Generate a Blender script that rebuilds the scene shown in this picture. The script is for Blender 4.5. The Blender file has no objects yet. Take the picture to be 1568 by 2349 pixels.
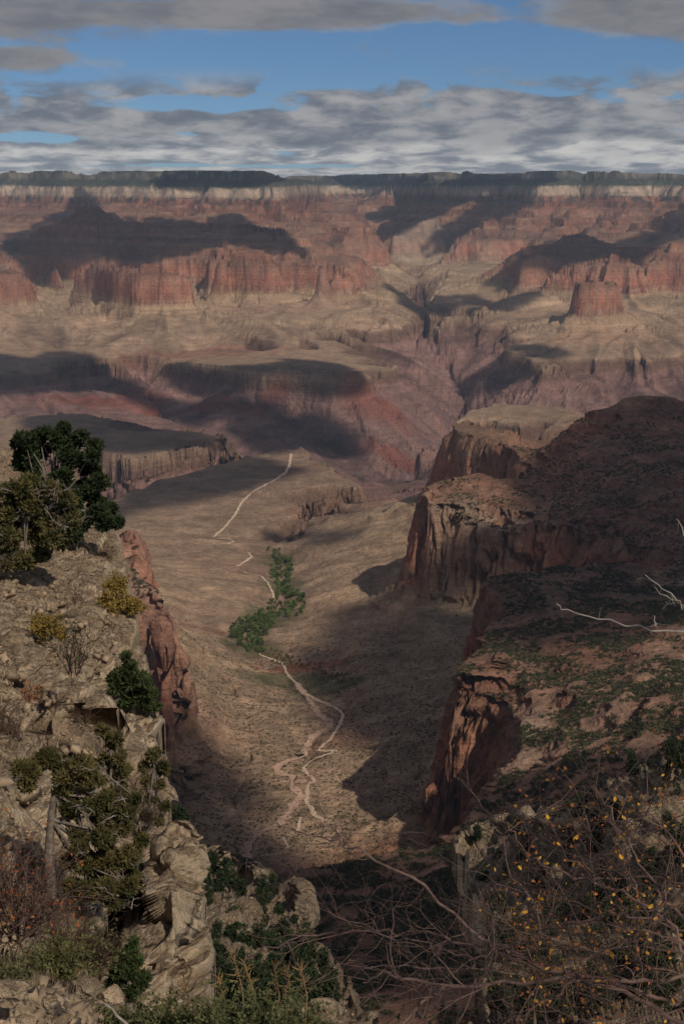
import bpy, bmesh, math, random
import numpy as np
from mathutils import Vector, Matrix, noise as mnoise

R = math.radians
# ------------------------------------------------------------------ camera
scene = bpy.context.scene
COL = scene.collection
PITCH = 11.8
FPX = 3430.0            # focal length, in pixels of a 1568 x 2349 view of the photograph
cam_d = bpy.data.cameras.new('camera')
cam = bpy.data.objects.new('camera', cam_d)
COL.objects.link(cam)
cam.location = (0, 0, 0)
cam.rotation_euler = (R(90 - PITCH), 0, 0)
cam_d.sensor_fit = 'VERTICAL'
cam_d.sensor_height = 36.0
cam_d.lens = 36.0 * FPX / 2349.0
cam_d.clip_start = 0.3
cam_d.clip_end = 90000
scene.camera = cam
scene.render.resolution_x = 683
scene.render.resolution_y = 1024

# ------------------------------------------------------------------ light and exposure
SUN_EL = 42.0
SUN_AZ = 31.0           # degrees to the right of straight behind the camera
sd = Vector((math.sin(R(SUN_AZ)) * math.cos(R(SUN_EL)), -math.cos(R(SUN_AZ)) * math.cos(R(SUN_EL)), math.sin(R(SUN_EL))))
sun_d = bpy.data.lights.new('sun', 'SUN')
sun_d.energy = 4.0
sun_d.angle = R(0.8)
sun_d.color = (1.0, 0.90, 0.76)
sun = bpy.data.objects.new('sun', sun_d)
sun.rotation_euler = sd.to_track_quat('Z', 'Y').to_euler()
COL.objects.link(sun)
scene.view_settings.view_transform = 'Standard'
scene.view_settings.look = 'None'
scene.view_settings.exposure = -0.42
scene.view_settings.gamma = 1.0
scene.view_settings.use_curve_mapping = False
scene.cycles.use_denoising = True
scene.cycles.max_bounces = 4
scene.cycles.diffuse_bounces = 2
scene.cycles.volume_bounces = 0
scene.cycles.sample_clamp_indirect = 4.0


class NT:
    """small helper for node trees"""
    def __init__(s, tree):
        s.t = tree; s.n = tree.nodes; s.l = tree.links
        s.n.clear()
    def node(s, typ, **kw):
        n = s.n.new(typ)
        for k, v in kw.items():
            setattr(n, k, v)
        return n
    def put(s, sock, v):
        if isinstance(v, bpy.types.NodeSocket):
            s.l.new(v, sock)
        elif v is not None:
            if hasattr(sock.default_value, '__len__') and not hasattr(v, '__len__'):
                v = [v] * len(sock.default_value)
            if hasattr(sock.default_value, '__len__') and len(sock.default_value) == 4 and len(v) == 3:
                v = list(v) + [1.0]
            sock.default_value = v
    def m(s, op, a, b=None, c=None, clamp=False):
        n = s.node('ShaderNodeMath', operation=op, use_clamp=clamp)
        s.put(n.inputs[0], a)
        if b is not None: s.put(n.inputs[1], b)
        if c is not None: s.put(n.inputs[2], c)
        return n.outputs[0]
    def vm(s, op, a, b=None):
        n = s.node('ShaderNodeVectorMath', operation=op)
        s.put(n.inputs[0], a)
        if b is not None: s.put(n.inputs[1], b)
        return n.outputs[0]
    def mix(s, f, a, b, blend='MIX'):
        n = s.node('ShaderNodeMix', data_type='RGBA', blend_type=blend)
        s.put(n.inputs[0], f); s.put(n.inputs[6], a); s.put(n.inputs[7], b)
        return n.outputs[2]
    def noise(s, vec, scale, detail=6, rough=0.55, dist=0.0, out=0):
        n = s.node('ShaderNodeTexNoise')
        s.put(n.inputs['Vector'], vec)
        n.inputs['Scale'].default_value = scale
        n.inputs['Detail'].default_value = detail
        n.inputs['Roughness'].default_value = rough
        n.inputs['Distortion'].default_value = dist
        return n.outputs[out]
    def voro(s, vec, scale, feature='F1', out='Distance', rnd=1.0):
        n = s.node('ShaderNodeTexVoronoi', feature=feature)
        s.put(n.inputs['Vector'], vec)
        n.inputs['Scale'].default_value = scale
        n.inputs['Randomness'].default_value = rnd
        return n.outputs[out]
    def ramp(s, f, stops):
        n = s.node('ShaderNodeValToRGB')
        e = n.color_ramp.elements
        while len(e) > 1: e.remove(e[0])
        for i, (p, c) in enumerate(stops):
            x = e[0] if i == 0 else e.new(p)
            x.position = p
            x.color = (c, c, c, 1) if not hasattr(c, '__len__') else (*c, 1)
        s.put(n.inputs[0], f)
        return n.outputs[0]
    def smooth(s, v, a, b):
        n = s.node('ShaderNodeMapRange', interpolation_type='SMOOTHSTEP')
        s.put(n.inputs[0], v); s.put(n.inputs[1], a); s.put(n.inputs[2], b)
        return n.outputs[0]
    def bump(s, h, strength, dist, normal=None):
        n = s.node('ShaderNodeBump')
        n.inputs['Strength'].default_value = strength
        n.inputs['Distance'].default_value = dist
        s.put(n.inputs['Height'], h)
        if normal is not None: s.put(n.inputs['Normal'], normal)
        return n.outputs[0]


# ------------------------------------------------------------------ sky: physical sky with a layer of cloud in it
world = bpy.data.worlds.new("World")
scene.world = world
world.use_nodes = True
w = NT(world.node_tree)
sky = w.node('ShaderNodeTexSky', sky_type='NISHITA')
sky.sun_disc = False
sky.sun_elevation = R(SUN_EL)
sky.sun_rotation = R(180 - SUN_AZ)
sky.altitude = 2200
sky.air_density = 0.8
sky.dust_density = 0.3
sky.ozone_density = 3.0
tc = w.node('ShaderNodeTexCoord').outputs['Generated']
sx = w.node('ShaderNodeSeparateXYZ'); w.put(sx.inputs[0], tc)
dx, dy, dz = sx.outputs
hor = w.m('SQRT', w.m('ADD', w.m('MULTIPLY', dx, dx), w.m('MULTIPLY', dy, dy)))
el = w.m('DIVIDE', dz, hor)                                   # tangent of the height above the horizon
az = w.m('ARCTAN2', dx, dy)
# cloud sheet seen in perspective: rows get thinner towards the horizon
lay = w.m('LOGARITHM', w.m('ADD', w.m('MAXIMUM', el, 0.0), 0.02), 2.718)
cb = w.node('ShaderNodeCombineXYZ')
w.put(cb.inputs[0], w.m('MULTIPLY', az, 11.0)); w.put(cb.inputs[1], w.m('MULTIPLY', el, 34.0)); w.put(cb.inputs[2], 3.7)
pv = cb.outputs[0]
cb2 = w.node('ShaderNodeCombineXYZ')
w.put(cb2.inputs[0], w.m('MULTIPLY', az, 21.0)); w.put(cb2.inputs[1], w.m('MULTIPLY', lay, 4.6)); w.put(cb2.inputs[2], 1.3)
pv2 = cb2.outputs[0]
n1 = w.noise(pv, 1.0, 7, 0.58, 0.3)
n2 = w.noise(pv2, 0.8, 8, 0.55, 0.5)
n3 = w.noise(pv2, 1.7, 7, 0.57, 0.25)


def blob(a0, e0, wa, he, gain=1.0):
    """1 in the middle of an elongated cloud, below 0 outside"""
    x = w.m('DIVIDE', w.m('SUBTRACT', az, a0), wa)
    y = w.m('DIVIDE', w.m('SUBTRACT', el, e0), he)
    d = w.m('SQRT', w.m('ADD', w.m('MULTIPLY', x, x), w.m('MULTIPLY', y, y)))
    return w.m('MULTIPLY', w.m('SUBTRACT', 1.0, d), gain)


# pieces of the layout, in azimuth (radians) and tangent of elevation
big_l = blob(-0.30, 0.1135, 0.27, 0.019, 1.6)
big_l2 = blob(-0.05, 0.1165, 0.17, 0.0125, 1.3)
big_r = blob(0.24, 0.118, 0.135, 0.023, 1.7)
wisp = blob(-0.215, 0.0865, 0.05, 0.010, 0.9)
hi = blob(0.0, 0.75, 9.0, 0.60, 1.6)
band = w.m('MULTIPLY', w.m('SUBTRACT', w.m('ADD', 0.0690, w.m('MULTIPLY', az, 0.016)), el), 34.0)   # solid below the top edge of the cloud bank
band = w.m('MINIMUM', band, 1.0)
cover = w.m('MAXIMUM', w.m('MAXIMUM', big_l, big_l2), w.m('MAXIMUM', big_r, hi))
cover = w.m('MAXIMUM', cover, wisp)
ctop = w.m('ADD', cover, w.m('MULTIPLY', w.m('SUBTRACT', n1, 0.5), 2.0))
topm = w.smooth(ctop, 0.0, 0.42)
gap = blob(-0.19, 0.0385, 0.085, 0.006, 1.1)
gap = w.m('MAXIMUM', gap, blob(-0.085, 0.0600, 0.075, 0.0075, 1.0))
gap = w.m('MAXIMUM', gap, blob(0.225, 0.0435, 0.05, 0.0045, 1.0))
gap = w.m('MAXIMUM', gap, blob(-0.06, 0.0215, 0.20, 0.0028, 1.0))
gap = w.m('MAXIMUM', gap, 0.0)
cband = w.m('ADD', w.m('ADD', band, 0.35), w.m('MULTIPLY', w.m('SUBTRACT', n2, 0.5), 5.2))
cband = w.m('SUBTRACT', cband, w.m('MULTIPLY', gap, 1.7))
bandm = w.m('MULTIPLY', w.smooth(cband, -0.1, 0.5), w.smooth(band, -0.6, 0.1))
mask = w.m('MAXIMUM', topm, bandm)
# brightness of the cloud: grey flat bases high up, sunlit heaps low down
low = w.smooth(w.m('ADD', el, w.m('MULTIPLY', w.m('SUBTRACT', n2, 0.5), 0.03)), 0.040, 0.028)
n4 = w.noise(pv2, 0.42, 4, 0.5, 0.3)
n5 = w.noise(pv, 2.6, 8, 0.66, 0.3)
grey = w.mix(w.smooth(w.m('ADD', w.m('MULTIPLY', n1, 0.55), w.m('MULTIPLY', n5, 0.45)), 0.36, 0.64), (1.35, 1.36, 1.50), (2.35, 2.22, 2.20))
grey = w.mix(w.m('MULTIPLY', w.smooth(ctop, 0.55, 0.15), 0.35), grey, (2.4, 2.4, 2.5))
tone = w.m('ADD', w.m('MULTIPLY', n3, 0.55), w.m('ADD', w.m('MULTIPLY', n2, 0.15), w.m('MULTIPLY', n4, 0.30)))
heap = w.mix(w.smooth(tone, 0.42, 0.60), (1.9, 2.0, 2.3), (6.2, 5.9, 5.5))
bandc = w.mix(w.smooth(tone, 0.40, 0.62), (1.25, 1.35, 1.6), (3.5, 3.35, 3.3))
ccol = w.mix(low, bandc, heap)
ccol = w.mix(w.m('MULTIPLY', topm, 1.0), ccol, grey)
skyc = w.mix(1.0, sky.outputs[0], (0.34, 0.43, 0.50), 'MULTIPLY')
col = w.mix(w.m('MULTIPLY', mask, 0.93), skyc, ccol)
bg = w.node('ShaderNodeBackground')
w.put(bg.inputs[0], col); bg.inputs[1].default_value = 0.15
wo = w.node('ShaderNodeOutputWorld')
w.l.new(bg.outputs[0], wo.inputs[0])

# ------------------------------------------------------------------ helpers
TH = R(PITCH)
def ray(px, py):
    """direction through a point of the 1568 x 2349 view, scaled so that its forward (y) part is 1"""
    a = (px - 784.0) / FPX
    b = (1174.5 - py) / FPX
    y = math.cos(TH) + b * math.sin(TH)
    z = -math.sin(TH) + b * math.cos(TH)
    return a / y, z / y
def dip(Y):
    return float(np.interp(Y, [6000, 8500, 9500, 12000, 18000, 26000], [0, 60, 160, 225, 330, 380]))
def at(px, py, Y):
    u, t = ray(px, py)
    return (u * Y, Y, t * Y)
def at_z(px, py, z):
    u, t = ray(px, py)
    Y = z / t
    return (u * Y, Y, z)
def at_s(px, py, s):
    """where the ray meets the bed at stratigraphic level s (beds rise to the north)"""
    u, t = ray(px, py)
    lo, hi_ = 300.0, 26000.0
    for _ in range(50):
        mid = (lo + hi_) / 2
        if t * mid - (s + dip(mid)) > 0: lo = mid
        else: hi_ = mid
    return (u * lo, lo, t * lo)
def tagit(o, label=None, cat=None, group=None, kind=None):
    if label: o['label'] = label
    if cat: o['category'] = cat
    if group: o['group'] = group
    if kind: o['kind'] = kind
    return o

_gc = np.cos(np.arange(256) * (2 * math.pi / 256)).astype(np.float32); _gs = np.sin(np.arange(256) * (2 * math.pi / 256)).astype(np.float32)
def pn2(x, y, seed=0):
    """gradient noise, about -1..1"""
    x = np.asarray(x, float); y = np.asarray(y, float)
    fxl = np.floor(x); fyl = np.floor(y)
    ix = fxl.astype(np.int32).view(np.uint32); iy = fyl.astype(np.int32).view(np.uint32)
    fx = (x - fxl).astype(np.float32); fy = (y - fyl).astype(np.float32)
    ux = fx * fx * fx * (fx * (fx * 6 - 15) + 10); uy = fy * fy * fy * (fy * (fy * 6 - 15) + 10)
    kx = np.uint32(374761393); ky = np.uint32(668265263); k1 = np.uint32(1274126177); k2 = np.uint32(2246822519)
    hx = ix * kx + np.uint32((seed * 974711) & 0xffffffff); hy = iy * ky
    def g(a, b):
        h = hx + (kx if a else np.uint32(0)); h = h ^ (hy + (ky if b else np.uint32(0)))
        h = (h ^ (h >> np.uint32(13))) * k1
        h = (h ^ (h >> np.uint32(16))) * k2
        t = (h >> np.uint32(24)).astype(np.int32)
        return _gc[t] * (fx - a) + _gs[t] * (fy - b)
    n00, n10, n01, n11 = g(0, 0), g(1, 0), g(0, 1), g(1, 1)
    return 1.5 * ((n00 * (1 - ux) + n10 * ux) * (1 - uy) + (n01 * (1 - ux) + n11 * ux) * uy)
def fbm(x, y, o=5, seed=0, g=0.5):
    a, f, s = 1.0, 1.0, 0
    for k in range(o):
        s = s + a * pn2(x * f + 7.3 * k, y * f - 3.1 * k, seed + k); a *= g; f *= 2.03
    return s
def smooth01(x, a, b):
    t = np.clip((x - a) / (b - a), 0, 1)
    return t * t * (3 - 2 * t)

def mesh_grid(name, P, mat, attrs=None, mask=None, smooth=True):
    """P: (n, m, 3) array -> one quad mesh"""
    n, m = P.shape[:2]
    idx = np.arange(n * m).reshape(n, m)
    q = np.stack([idx[:-1, :-1], idx[:-1, 1:], idx[1:, 1:], idx[1:, :-1]], -1).reshape(-1, 4)
    if mask is not None:
        q = q[mask.reshape(-1)]
    me = bpy.data.meshes.new(name)
    me.vertices.add(n * m); me.vertices.foreach_set('co', P.astype(np.float32).ravel())
    me.loops.add(len(q) * 4); me.loops.foreach_set('vertex_index', q.astype(np.int32).ravel())
    me.polygons.add(len(q)); me.polygons.foreach_set('loop_start', (np.arange(len(q)) * 4).astype(np.int32))
    me.update(calc_edges=True)
    if smooth: me.polygons.foreach_set('use_smooth', np.ones(len(q), bool))
    for k, v in (attrs or {}).items():
        if v.ndim == 3:
            at_ = me.attributes.new(k, 'FLOAT_COLOR', 'POINT')
            c4 = np.concatenate([v.reshape(-1, 3), np.ones((n * m, 1))], 1)
            at_.data.foreach_set('color', c4.astype(np.float32).ravel())
        else:
            at_ = me.attributes.new(k, 'FLOAT', 'POINT')
            at_.data.foreach_set('value', v.astype(np.float32).ravel())
    me.materials.append(mat)
    o = bpy.data.objects.new(name, me)
    COL.objects.link(o)
    return o

def laplace(nu, nv, fixed, fmask, wu, wv, its=220, levels=4):
    """fill a grid from fixed cells: coarse to fine relaxation"""
    sol = None
    for L in range(levels, -1, -1):
        k = 2 ** L
        mu, mv = -(-nu // k), -(-nv // k)
        pu, pv_ = mu * k - nu, mv * k - nv
        F = np.pad(np.where(fmask, fixed, 0), ((0, pv_), (0, pu)))
        M = np.pad(fmask.astype(float), ((0, pv_), (0, pu)))
        Fs = F.reshape(mv, k, mu, k).sum((1, 3)); Ms = M.reshape(mv, k, mu, k).sum((1, 3))
        fm = Ms > 0
        fv = np.where(fm, Fs / np.maximum(Ms, 1), 0)
        if sol is None:
            sol = np.full((mv, mu), fv[fm].mean())
        else:
            sol = np.repeat(np.repeat(sol, 2, 0), 2, 1)[:mv, :mu]
            if sol.shape != (mv, mu):
                sol = np.pad(sol, ((0, mv - sol.shape[0]), (0, mu - sol.shape[1])), mode='edge')
        sol = np.where(fm, fv, sol)
        jj, ii = np.indices(sol.shape)
        om = 1.85
        n_it = its * (4 if L == levels else 1)
        for it in range(n_it):
            for par in (0, 1):
                p = np.pad(sol, 1, mode='edge')
                av = (wu * (p[1:-1, :-2] + p[1:-1, 2:]) + wv * (p[:-2, 1:-1] + p[2:, 1:-1])) / (2 * (wu + wv))
                upd = ((ii + jj) % 2 == par) & ~fm
                sol = np.where(upd, sol + om * (av - sol), sol)
    return sol
# ------------------------------------------------------------------ terrain: the canyon as one sheet
NU, NV = 1120, 1400
U0, U1 = -0.345, 0.345
V0, V1 = math.log(330.0), math.log(27000.0)
SU = 420                                                     # columns of the solver grid
lines = []
def L(pts): lines.append(pts)
def S(s, pts): L([at_s(x, y, s) for x, y in pts])
def Z(z, pts): L([at_z(x, y, z) for x, y in pts])
def D(pts): L([at(x, y, Y) for x, y, Y in pts])
def off(pts, dx=0, dy=0, dz=0): return [(p[0] + dx, p[1] + dy, p[2] + dz) for p in pts]
def side(pts, d, dz):
    """line parallel to pts in plan, d metres to its right-hand side, dz higher"""
    out = []
    for i, p in enumerate(pts):
        a = pts[max(i - 1, 0)]; b = pts[min(i + 1, len(pts) - 1)]
        tx, ty = b[0] - a[0], b[1] - a[1]; l = math.hypot(tx, ty) or 1
        out.append((p[0] + ty / l * d, p[1] - tx / l * d, p[2] + dz))
    return out
def cliff(s, pts, tops, back=40):
    """cliff foot on bed s; its top seen at height tops[i]"""
    foot = [at_s(x, y, s) for x, y in pts]
    top = []
    for (x, y), f, t in zip(pts, foot, tops):
        u, tt = ray(x, t); Y = f[1] + back
        top.append((u * Y, Y, tt * Y))
    L(foot); L(top)
    return foot, top

# north rim and the beds stepping down below it
rim = [(-700, 401, 19500), (-300, 400, 18500), (-60, 400, 17300), (60, 399, 17000), (150, 398, 16500), (200, 401, 16900), (330, 397, 16300), (450, 396, 16000), (560, 395, 15700),
       (620, 399, 15500), (660, 404, 15900), (700, 405, 18000), (740, 405, 21000), (820, 404, 21500), (900, 402, 20800), (960, 400, 19000), (1010, 399, 17600),
       (1080, 399, 17300), (1150, 399, 17900), (1240, 399, 17300), (1330, 398, 17600), (1420, 399, 17000), (1500, 400, 17300), (1568, 401, 16900), (1750, 401, 17300), (2400, 401, 18500)]
rimp = [at(*r) for r in rim]
L(rimp)
for ds, dY in ((-85, -60), (-160, -330), (-272, -400), (-372, -900)):
    L([(p[0] / p[1] * (p[1] + dY), p[1] + dY, min(p[2], dip(p[1] + dY) + 8) + ds) for p in rimp])
L([(-9500, 26500, 330), (9500, 26500, 330)])
L([(p[0] * 1.05, p[1] * 1.05, p[2] + 2) for p in rimp])
# supai foot / redwall rim right across on the north side
S(-640, [(-300, 555), (0, 560)])
D([(560, 530, 14300), (640, 528, 14200), (700, 524, 13900), (785, 519, 13700), (850, 519, 13600), (858, 530, 13500)])
D([(700, 560, 13300), (790, 567, 13200), (840, 562, 13200), (866, 557, 13300)])
S(-645, [(1035, 556), (1080, 548), (1140, 553), (1180, 550), (1230, 552), (1275, 550)])
S(-800, [(1010, 585), (1060, 600), (1140, 596), (1180, 594), (1200, 590)])
D([(895, 541, 15000), (930, 520, 15300), (960, 508, 15600), (1003, 507, 15500), (1010, 520, 15200)])
D([(1020, 480, 16200), (1100, 500, 15600), (1200, 505, 15500), (1300, 505, 15300), (1450, 500, 14800), (1568, 480, 14500), (1800, 480, 14500)])
D([(720, 470, 15000), (770, 480, 15000), (820, 500, 14900), (836, 513, 15000)])
# bright angel canyon running back into the rim
L([off([at(x, y, Y)], 0, 0, -c)[0] for x, y, Y, c in ((1002, 760, 9350, 0), (978, 708, 10300, 40), (960, 656, 12000, 120), (956, 600, 13400, 150), (908, 567, 14500, 160), (871, 537, 15500, 170), (857, 517, 16500, 180), (816, 487, 18000, 150), (789, 464, 19300, 100), (728, 426, 21200, 40))])
D([(690, 425, 17300), (740, 448, 16800), (770, 463, 16400), (800, 486, 15900), (833, 505, 15300), (852, 516, 14600)])
D([(1120, 410, 17300), (1060, 436, 17100), (1000, 452, 17000), (940, 476, 16900), (895, 498, 16800), (868, 520, 16600)])
D([(1160, 440, 16600), (1100, 458, 16400), (1050, 478, 16000), (1010, 500, 15700)])
D([(1230, 470, 15800), (1160, 500, 15300), (1100, 530, 14800), (1050, 560, 14200), (1000, 590, 13700), (972, 612, 13200)])
L([off([at(x, y, Y)], 0, 0, -230)[0] for x, y, Y in ((1090, 425, 17900), (1010, 446, 17700), (940, 466, 17600), (880, 492, 17300), (845, 515, 16900))])
L([off([at(x, y, Y)], 0, 0, -230)[0] for x, y, Y in ((1150, 462, 16000), (1080, 480, 15600), (1030, 500, 15300), (960, 560, 14700))])
D([(900, 420, 19500), (850, 445, 18800), (815, 462, 18500)])
def spur(pts):
    """a ridge coming down from the rim, given by its crest"""
    D(pts)
def bay(pts, cut):
    L([off([at(x, y, Y)], 0, 0, -c)[0] for (x, y, Y), c in zip(pts, cut)])
for c in ([(1062, 452, 16600), (1095, 500, 15400), (1120, 545, 14350)], [(1205, 448, 16700), (1195, 500, 15400), (1180, 545, 14400)], [(1325, 452, 16600), (1295, 500, 15400), (1262, 540, 14500)], [(1440, 455, 16300), (1400, 505, 15100), (1365, 540, 14300)],
          [(1565, 452, 16000), (1500, 500, 14900), (1452, 548, 13700)], [(640, 436, 15200), (662, 480, 14800), (700, 512, 14300)], [(715, 440, 17000), (742, 478, 15600), (765, 507, 14400)], [(100, 450, 16000), (90, 480, 15200), (60, 505, 14500)], [(345, 452, 15600), (355, 475, 14900), (370, 500, 14200)], [(450, 450, 15300), (465, 475, 14600), (470, 500, 14000)]):
    spur(c)
for c in ([(1130, 455, 16900), (1145, 500, 15900), (1150, 545, 14900)], [(1265, 455, 16900), (1250, 500, 15900), (1225, 540, 14900)], [(1380, 458, 16500), (1350, 505, 15600), (1310, 540, 14800)], [(1500, 458, 16300), (1455, 505, 15400), (1410, 545, 14500)], [(1640, 460, 16200), (1580, 505, 15200), (1530, 545, 14300)],
          [(600, 440, 15300), (615, 480, 15000), (640, 512, 14600)], [(680, 442, 15600), (700, 478, 15300), (728, 510, 14700)], [(400, 455, 15500), (410, 480, 15100), (425, 500, 14600)]):
    bay(c, (120, 230, 200))
S(-858, [(1265, 737), (1310, 742), (1380, 744), (1450, 742), (1492, 734)]); S(-852, [(118, 686), (165, 690), (218, 698), (260, 712), (306, 722), (380, 724), (448, 720), (466, 700)]); S(-850, [(500, 675), (561, 684), (653, 686), (799, 691)])
# temple and its long ridge, left
tem = [at(174, 447, 12000), at(195, 443, 12050), at(218, 448, 12000)]
L(tem); L(off(tem, 0, 260, -5))
fl = [at(153, 484, 11900), at(195, 486, 11800), at(240, 484, 11900)]
L(fl); L([fl[0], (fl[0][0] + 30, 12400, fl[0][2] + 20), (fl[2][0], 12400, fl[2][2] + 20), fl[2]])
ridge = [(-300, 600, 12300), (-60, 575, 12300), (0, 557, 12200), (31, 547, 12200), (51, 537, 12200), (71, 534, 12100), (73, 518, 12100), (122, 506, 12000), (150, 492, 12000), (240, 488, 12000), (282, 502, 12000), (340, 507, 11900),
         (435, 505, 11900), (456, 516, 11900), (476, 516, 11900), (500, 503, 11850), (558, 497, 11800), (568, 509, 11800), (602, 520, 11700), (653, 523, 11600), (680, 545, 11400)]
rp = [at(*r) for r in ridge]
L(rp)
L([(p[0] * 1.075, p[1] * 1.075, p[2] - 330) for p in rp])
# redwall of the left buttes
cliff(-812, [(-260, 735), (-60, 716), (0, 702), (55, 693), (86, 688)], [660, 640, 628, 622, 620])
D([(95, 660, 10300), (88, 640, 10900), (84, 618, 11300)])
S(-930, [(120, 740), (170, 700), (110, 668)])
cliff(-812, [(104, 652), (116, 655), (165, 664), (218, 673), (255, 688), (306, 697), (380, 698), (436, 695)], [604, 604, 605, 614, 618, 622, 624, 630])
D([(371, 625, 9950), (420, 668, 9950), (445, 672, 10300), (450, 655, 10700)])
S(-860, [(460, 690), (470, 672)])
cliff(-812, [(449, 650), (517, 654), (561, 662), (653, 663), (720, 665), (799, 668)], [600, 601, 601, 602, 604, 640])
D([(735, 604, 10150), (755, 618, 10250), (803, 637, 10400), (830, 655, 10500)])
D([(508, 560, 10500), (520, 548, 10600), (552, 547, 10600), (590, 566, 10600), (620, 582, 10500)])
D([(480, 580, 10900), (500, 540, 11200)])
D([(700, 575, 11000), (760, 600, 11000), (850, 640, 11000)])
D([(60, 590, 11200), (0, 580, 11000), (-200, 600, 11000)])
L([at(470, 705, 9350), off([at(474, 680, 9900)], 0, 0, -20)[0], off([at(458, 655, 10500)], 0, 0, -60)[0], off([at(435, 640, 11000)], 0, 0, -70)[0]])
L([at(92, 690, 9700), off([at(98, 668, 10200)], 0, 0, -30)[0], off([at(92, 640, 10900)], 0, 0, -50)[0]])
# the tonto bench at the foot of the slopes (far side)
S(-925, [(-200, 830), (0, 800), (60, 815)])
S(-930, [(60, 800), (150, 790), (250, 802), (330, 800), (420, 795), (490, 778), (600, 764), (720, 756), (840, 756), (930, 752)]); S(-903, [(0, 765), (90, 762), (200, 752), (300, 776), (380, 778), (470, 768)])
# bench edge: near lobes
E1, _ = cliff(-1008, [(-240, 905), (-60, 900), (0, 893), (60, 886), (140, 878), (165, 866), (240, 862), (262, 850)], [880, 875, 866, 858, 846, 820, 814, 828], 25)
E2, _ = cliff(-1008, [(350, 862), (395, 862), (440, 868), (520, 880), (600, 893), (680, 900), (760, 908), (835, 900), (843, 893)], [850, 836, 838, 842, 838, 832, 831, 850, 858], 25)
cliff(-1008, [(843, 880), (905, 878), (915, 866)], [858, 856, 838], 25)
D([(891, 831, 8500), (868, 820, 8700), (930, 838, 8600), (972, 812, 8900)])
cliff(-1008, [(700, 772), (721, 775), (780, 783), (823, 784), (850, 792), (901, 790), (955, 785), (965, 762)], [760, 761, 764, 771, 776, 772, 767, 752], 20)
S(-960, [(300, 822), (350, 826), (420, 812), (560, 806), (700, 800)])
S(-872, [(-200, 770), (0, 742), (90, 738), (150, 715), (220, 722), (300, 748), (380, 752), (450, 742), (482, 716)])
S(-868, [(490, 690), (520, 692), (650, 702), (800, 706), (900, 722)]); S(-903, [(500, 728), (560, 722), (650, 732), (800, 734), (900, 738)])
# right far side: bench edge
cliff(-1008, [(992, 724), (1033, 735), (1073, 738), (1085, 742)], [712, 722, 722, 735], 20)
cliff(-1008, [(1090, 768), (1120, 775), (1153, 778), (1150, 790), (1133, 800), (1165, 835)], [752, 758, 762, 775, 782, 812], 20)
cliff(-1008, [(1180, 848), (1225, 862), (1238, 874), (1298, 868), (1323, 850), (1383, 852), (1478, 858), (1530, 846), (1567, 843), (1700, 840), (1900, 840)], [818, 833, 838, 850, 832, 837, 843, 832, 828, 825, 825], 20)
# gorge floors
D([(1002, 760, 9350), (1040, 850, 8900), (1069, 906, 8700), (1040, 1000, 7700), (985, 1080, 7000), (945, 1168, 6250)])
L([at(1000, 1040, 7350), (450, 7250, -1270), (800, 7050, -1270), (1500, 7000, -1265), (2600, 7000, -1260)])
D([(1085, 870, 8650), (1110, 850, 8500)])
D([(700, 1150, 6300), (850, 1150, 6300), (945, 1168, 6250)])
D([(352, 872, 8350), (343, 904, 8000), (396, 963, 7500), (470, 992, 7200), (600, 1050, 6800), (700, 1150, 6300)])
D([(-300, 1000, 7300), (0, 975, 7300), (120, 958, 7250), (290, 968, 7250), (400, 985, 7200)])
D([(600, 950, 7600), (700, 975, 7400), (800, 985, 7350), (900, 1010, 7200)])
# bench on the near side, left: dark nose above the pink wall
nose = [at_s(x, y, -948) for x, y in ((-200, 1010), (0, 1035), (110, 1036), (200, 1040), (247, 1050), (312, 1062), (357, 1050), (430, 1036), (500, 1030), (545, 1035), (578, 1046))]
L(nose); L(off(nose, 0, -22, -62))
D([(533, 1012, 5900), (510, 996, 6250), (483, 987, 6400), (408, 986, 6450), (289, 962, 6650), (204, 952, 6650), (119, 955, 6600), (0, 960, 6500), (-300, 960, 6500)])
L(off([at(533, 1012, 5900), at(483, 987, 6400), at(289, 962, 6650), at(119, 955, 6600), at(-300, 960, 6500)], 20, 160, -200))
L([(-1900, 5000, -1120), (-950, 4950, -1200), (-620, 5150, -1230), (-300, 5750, -1250), (0, 6050, -1270)])
# plateau point ridge
pp = [at_z(x, y, -950) for x, y in ((120, 1190), (200, 1172), (262, 1153), (350, 1111), (450, 1082), (560, 1056), (640, 1038), (680, 1033))]
L(pp); L([(p[0] * 1.014, p[1] * 1.014, p[2] - 70) for p in pp])
L([at(-300, 1230, 4400), pp[0]])
ppr = [at_z(*a) for a in ((688, 1034, -952), (702, 1041, -954), (722, 1060, -958), (750, 1072, -960), (766, 1095, -962), (800, 1103, -965), (822, 1115, -965), (838, 1130, -968))]
L(ppr); L([(p[0] + 60, p[1] + 45, p[2] - 80) for p in ppr])
Z(-968, [(720, 1150), (760, 1165), (820, 1145), (850, 1150)])
Z(-990, [(712, 1205), (735, 1185), (790, 1160), (850, 1158)])
Z(-950, [(700, 1195), (705, 1160)])
nub = [at(870, 1145, 4650), at(900, 1130, 4650), at(930, 1140, 4650), at(944, 1165, 4600)]
L(nub); L(off(nub, 30, 90, -110))
Z(-985, [(850, 1165), (880, 1175), (940, 1180)])
Z(-945, [(600, 1120), (500, 1150), (350, 1180)])
Z(-900, [(280, 1195), (330, 1225)])
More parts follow.
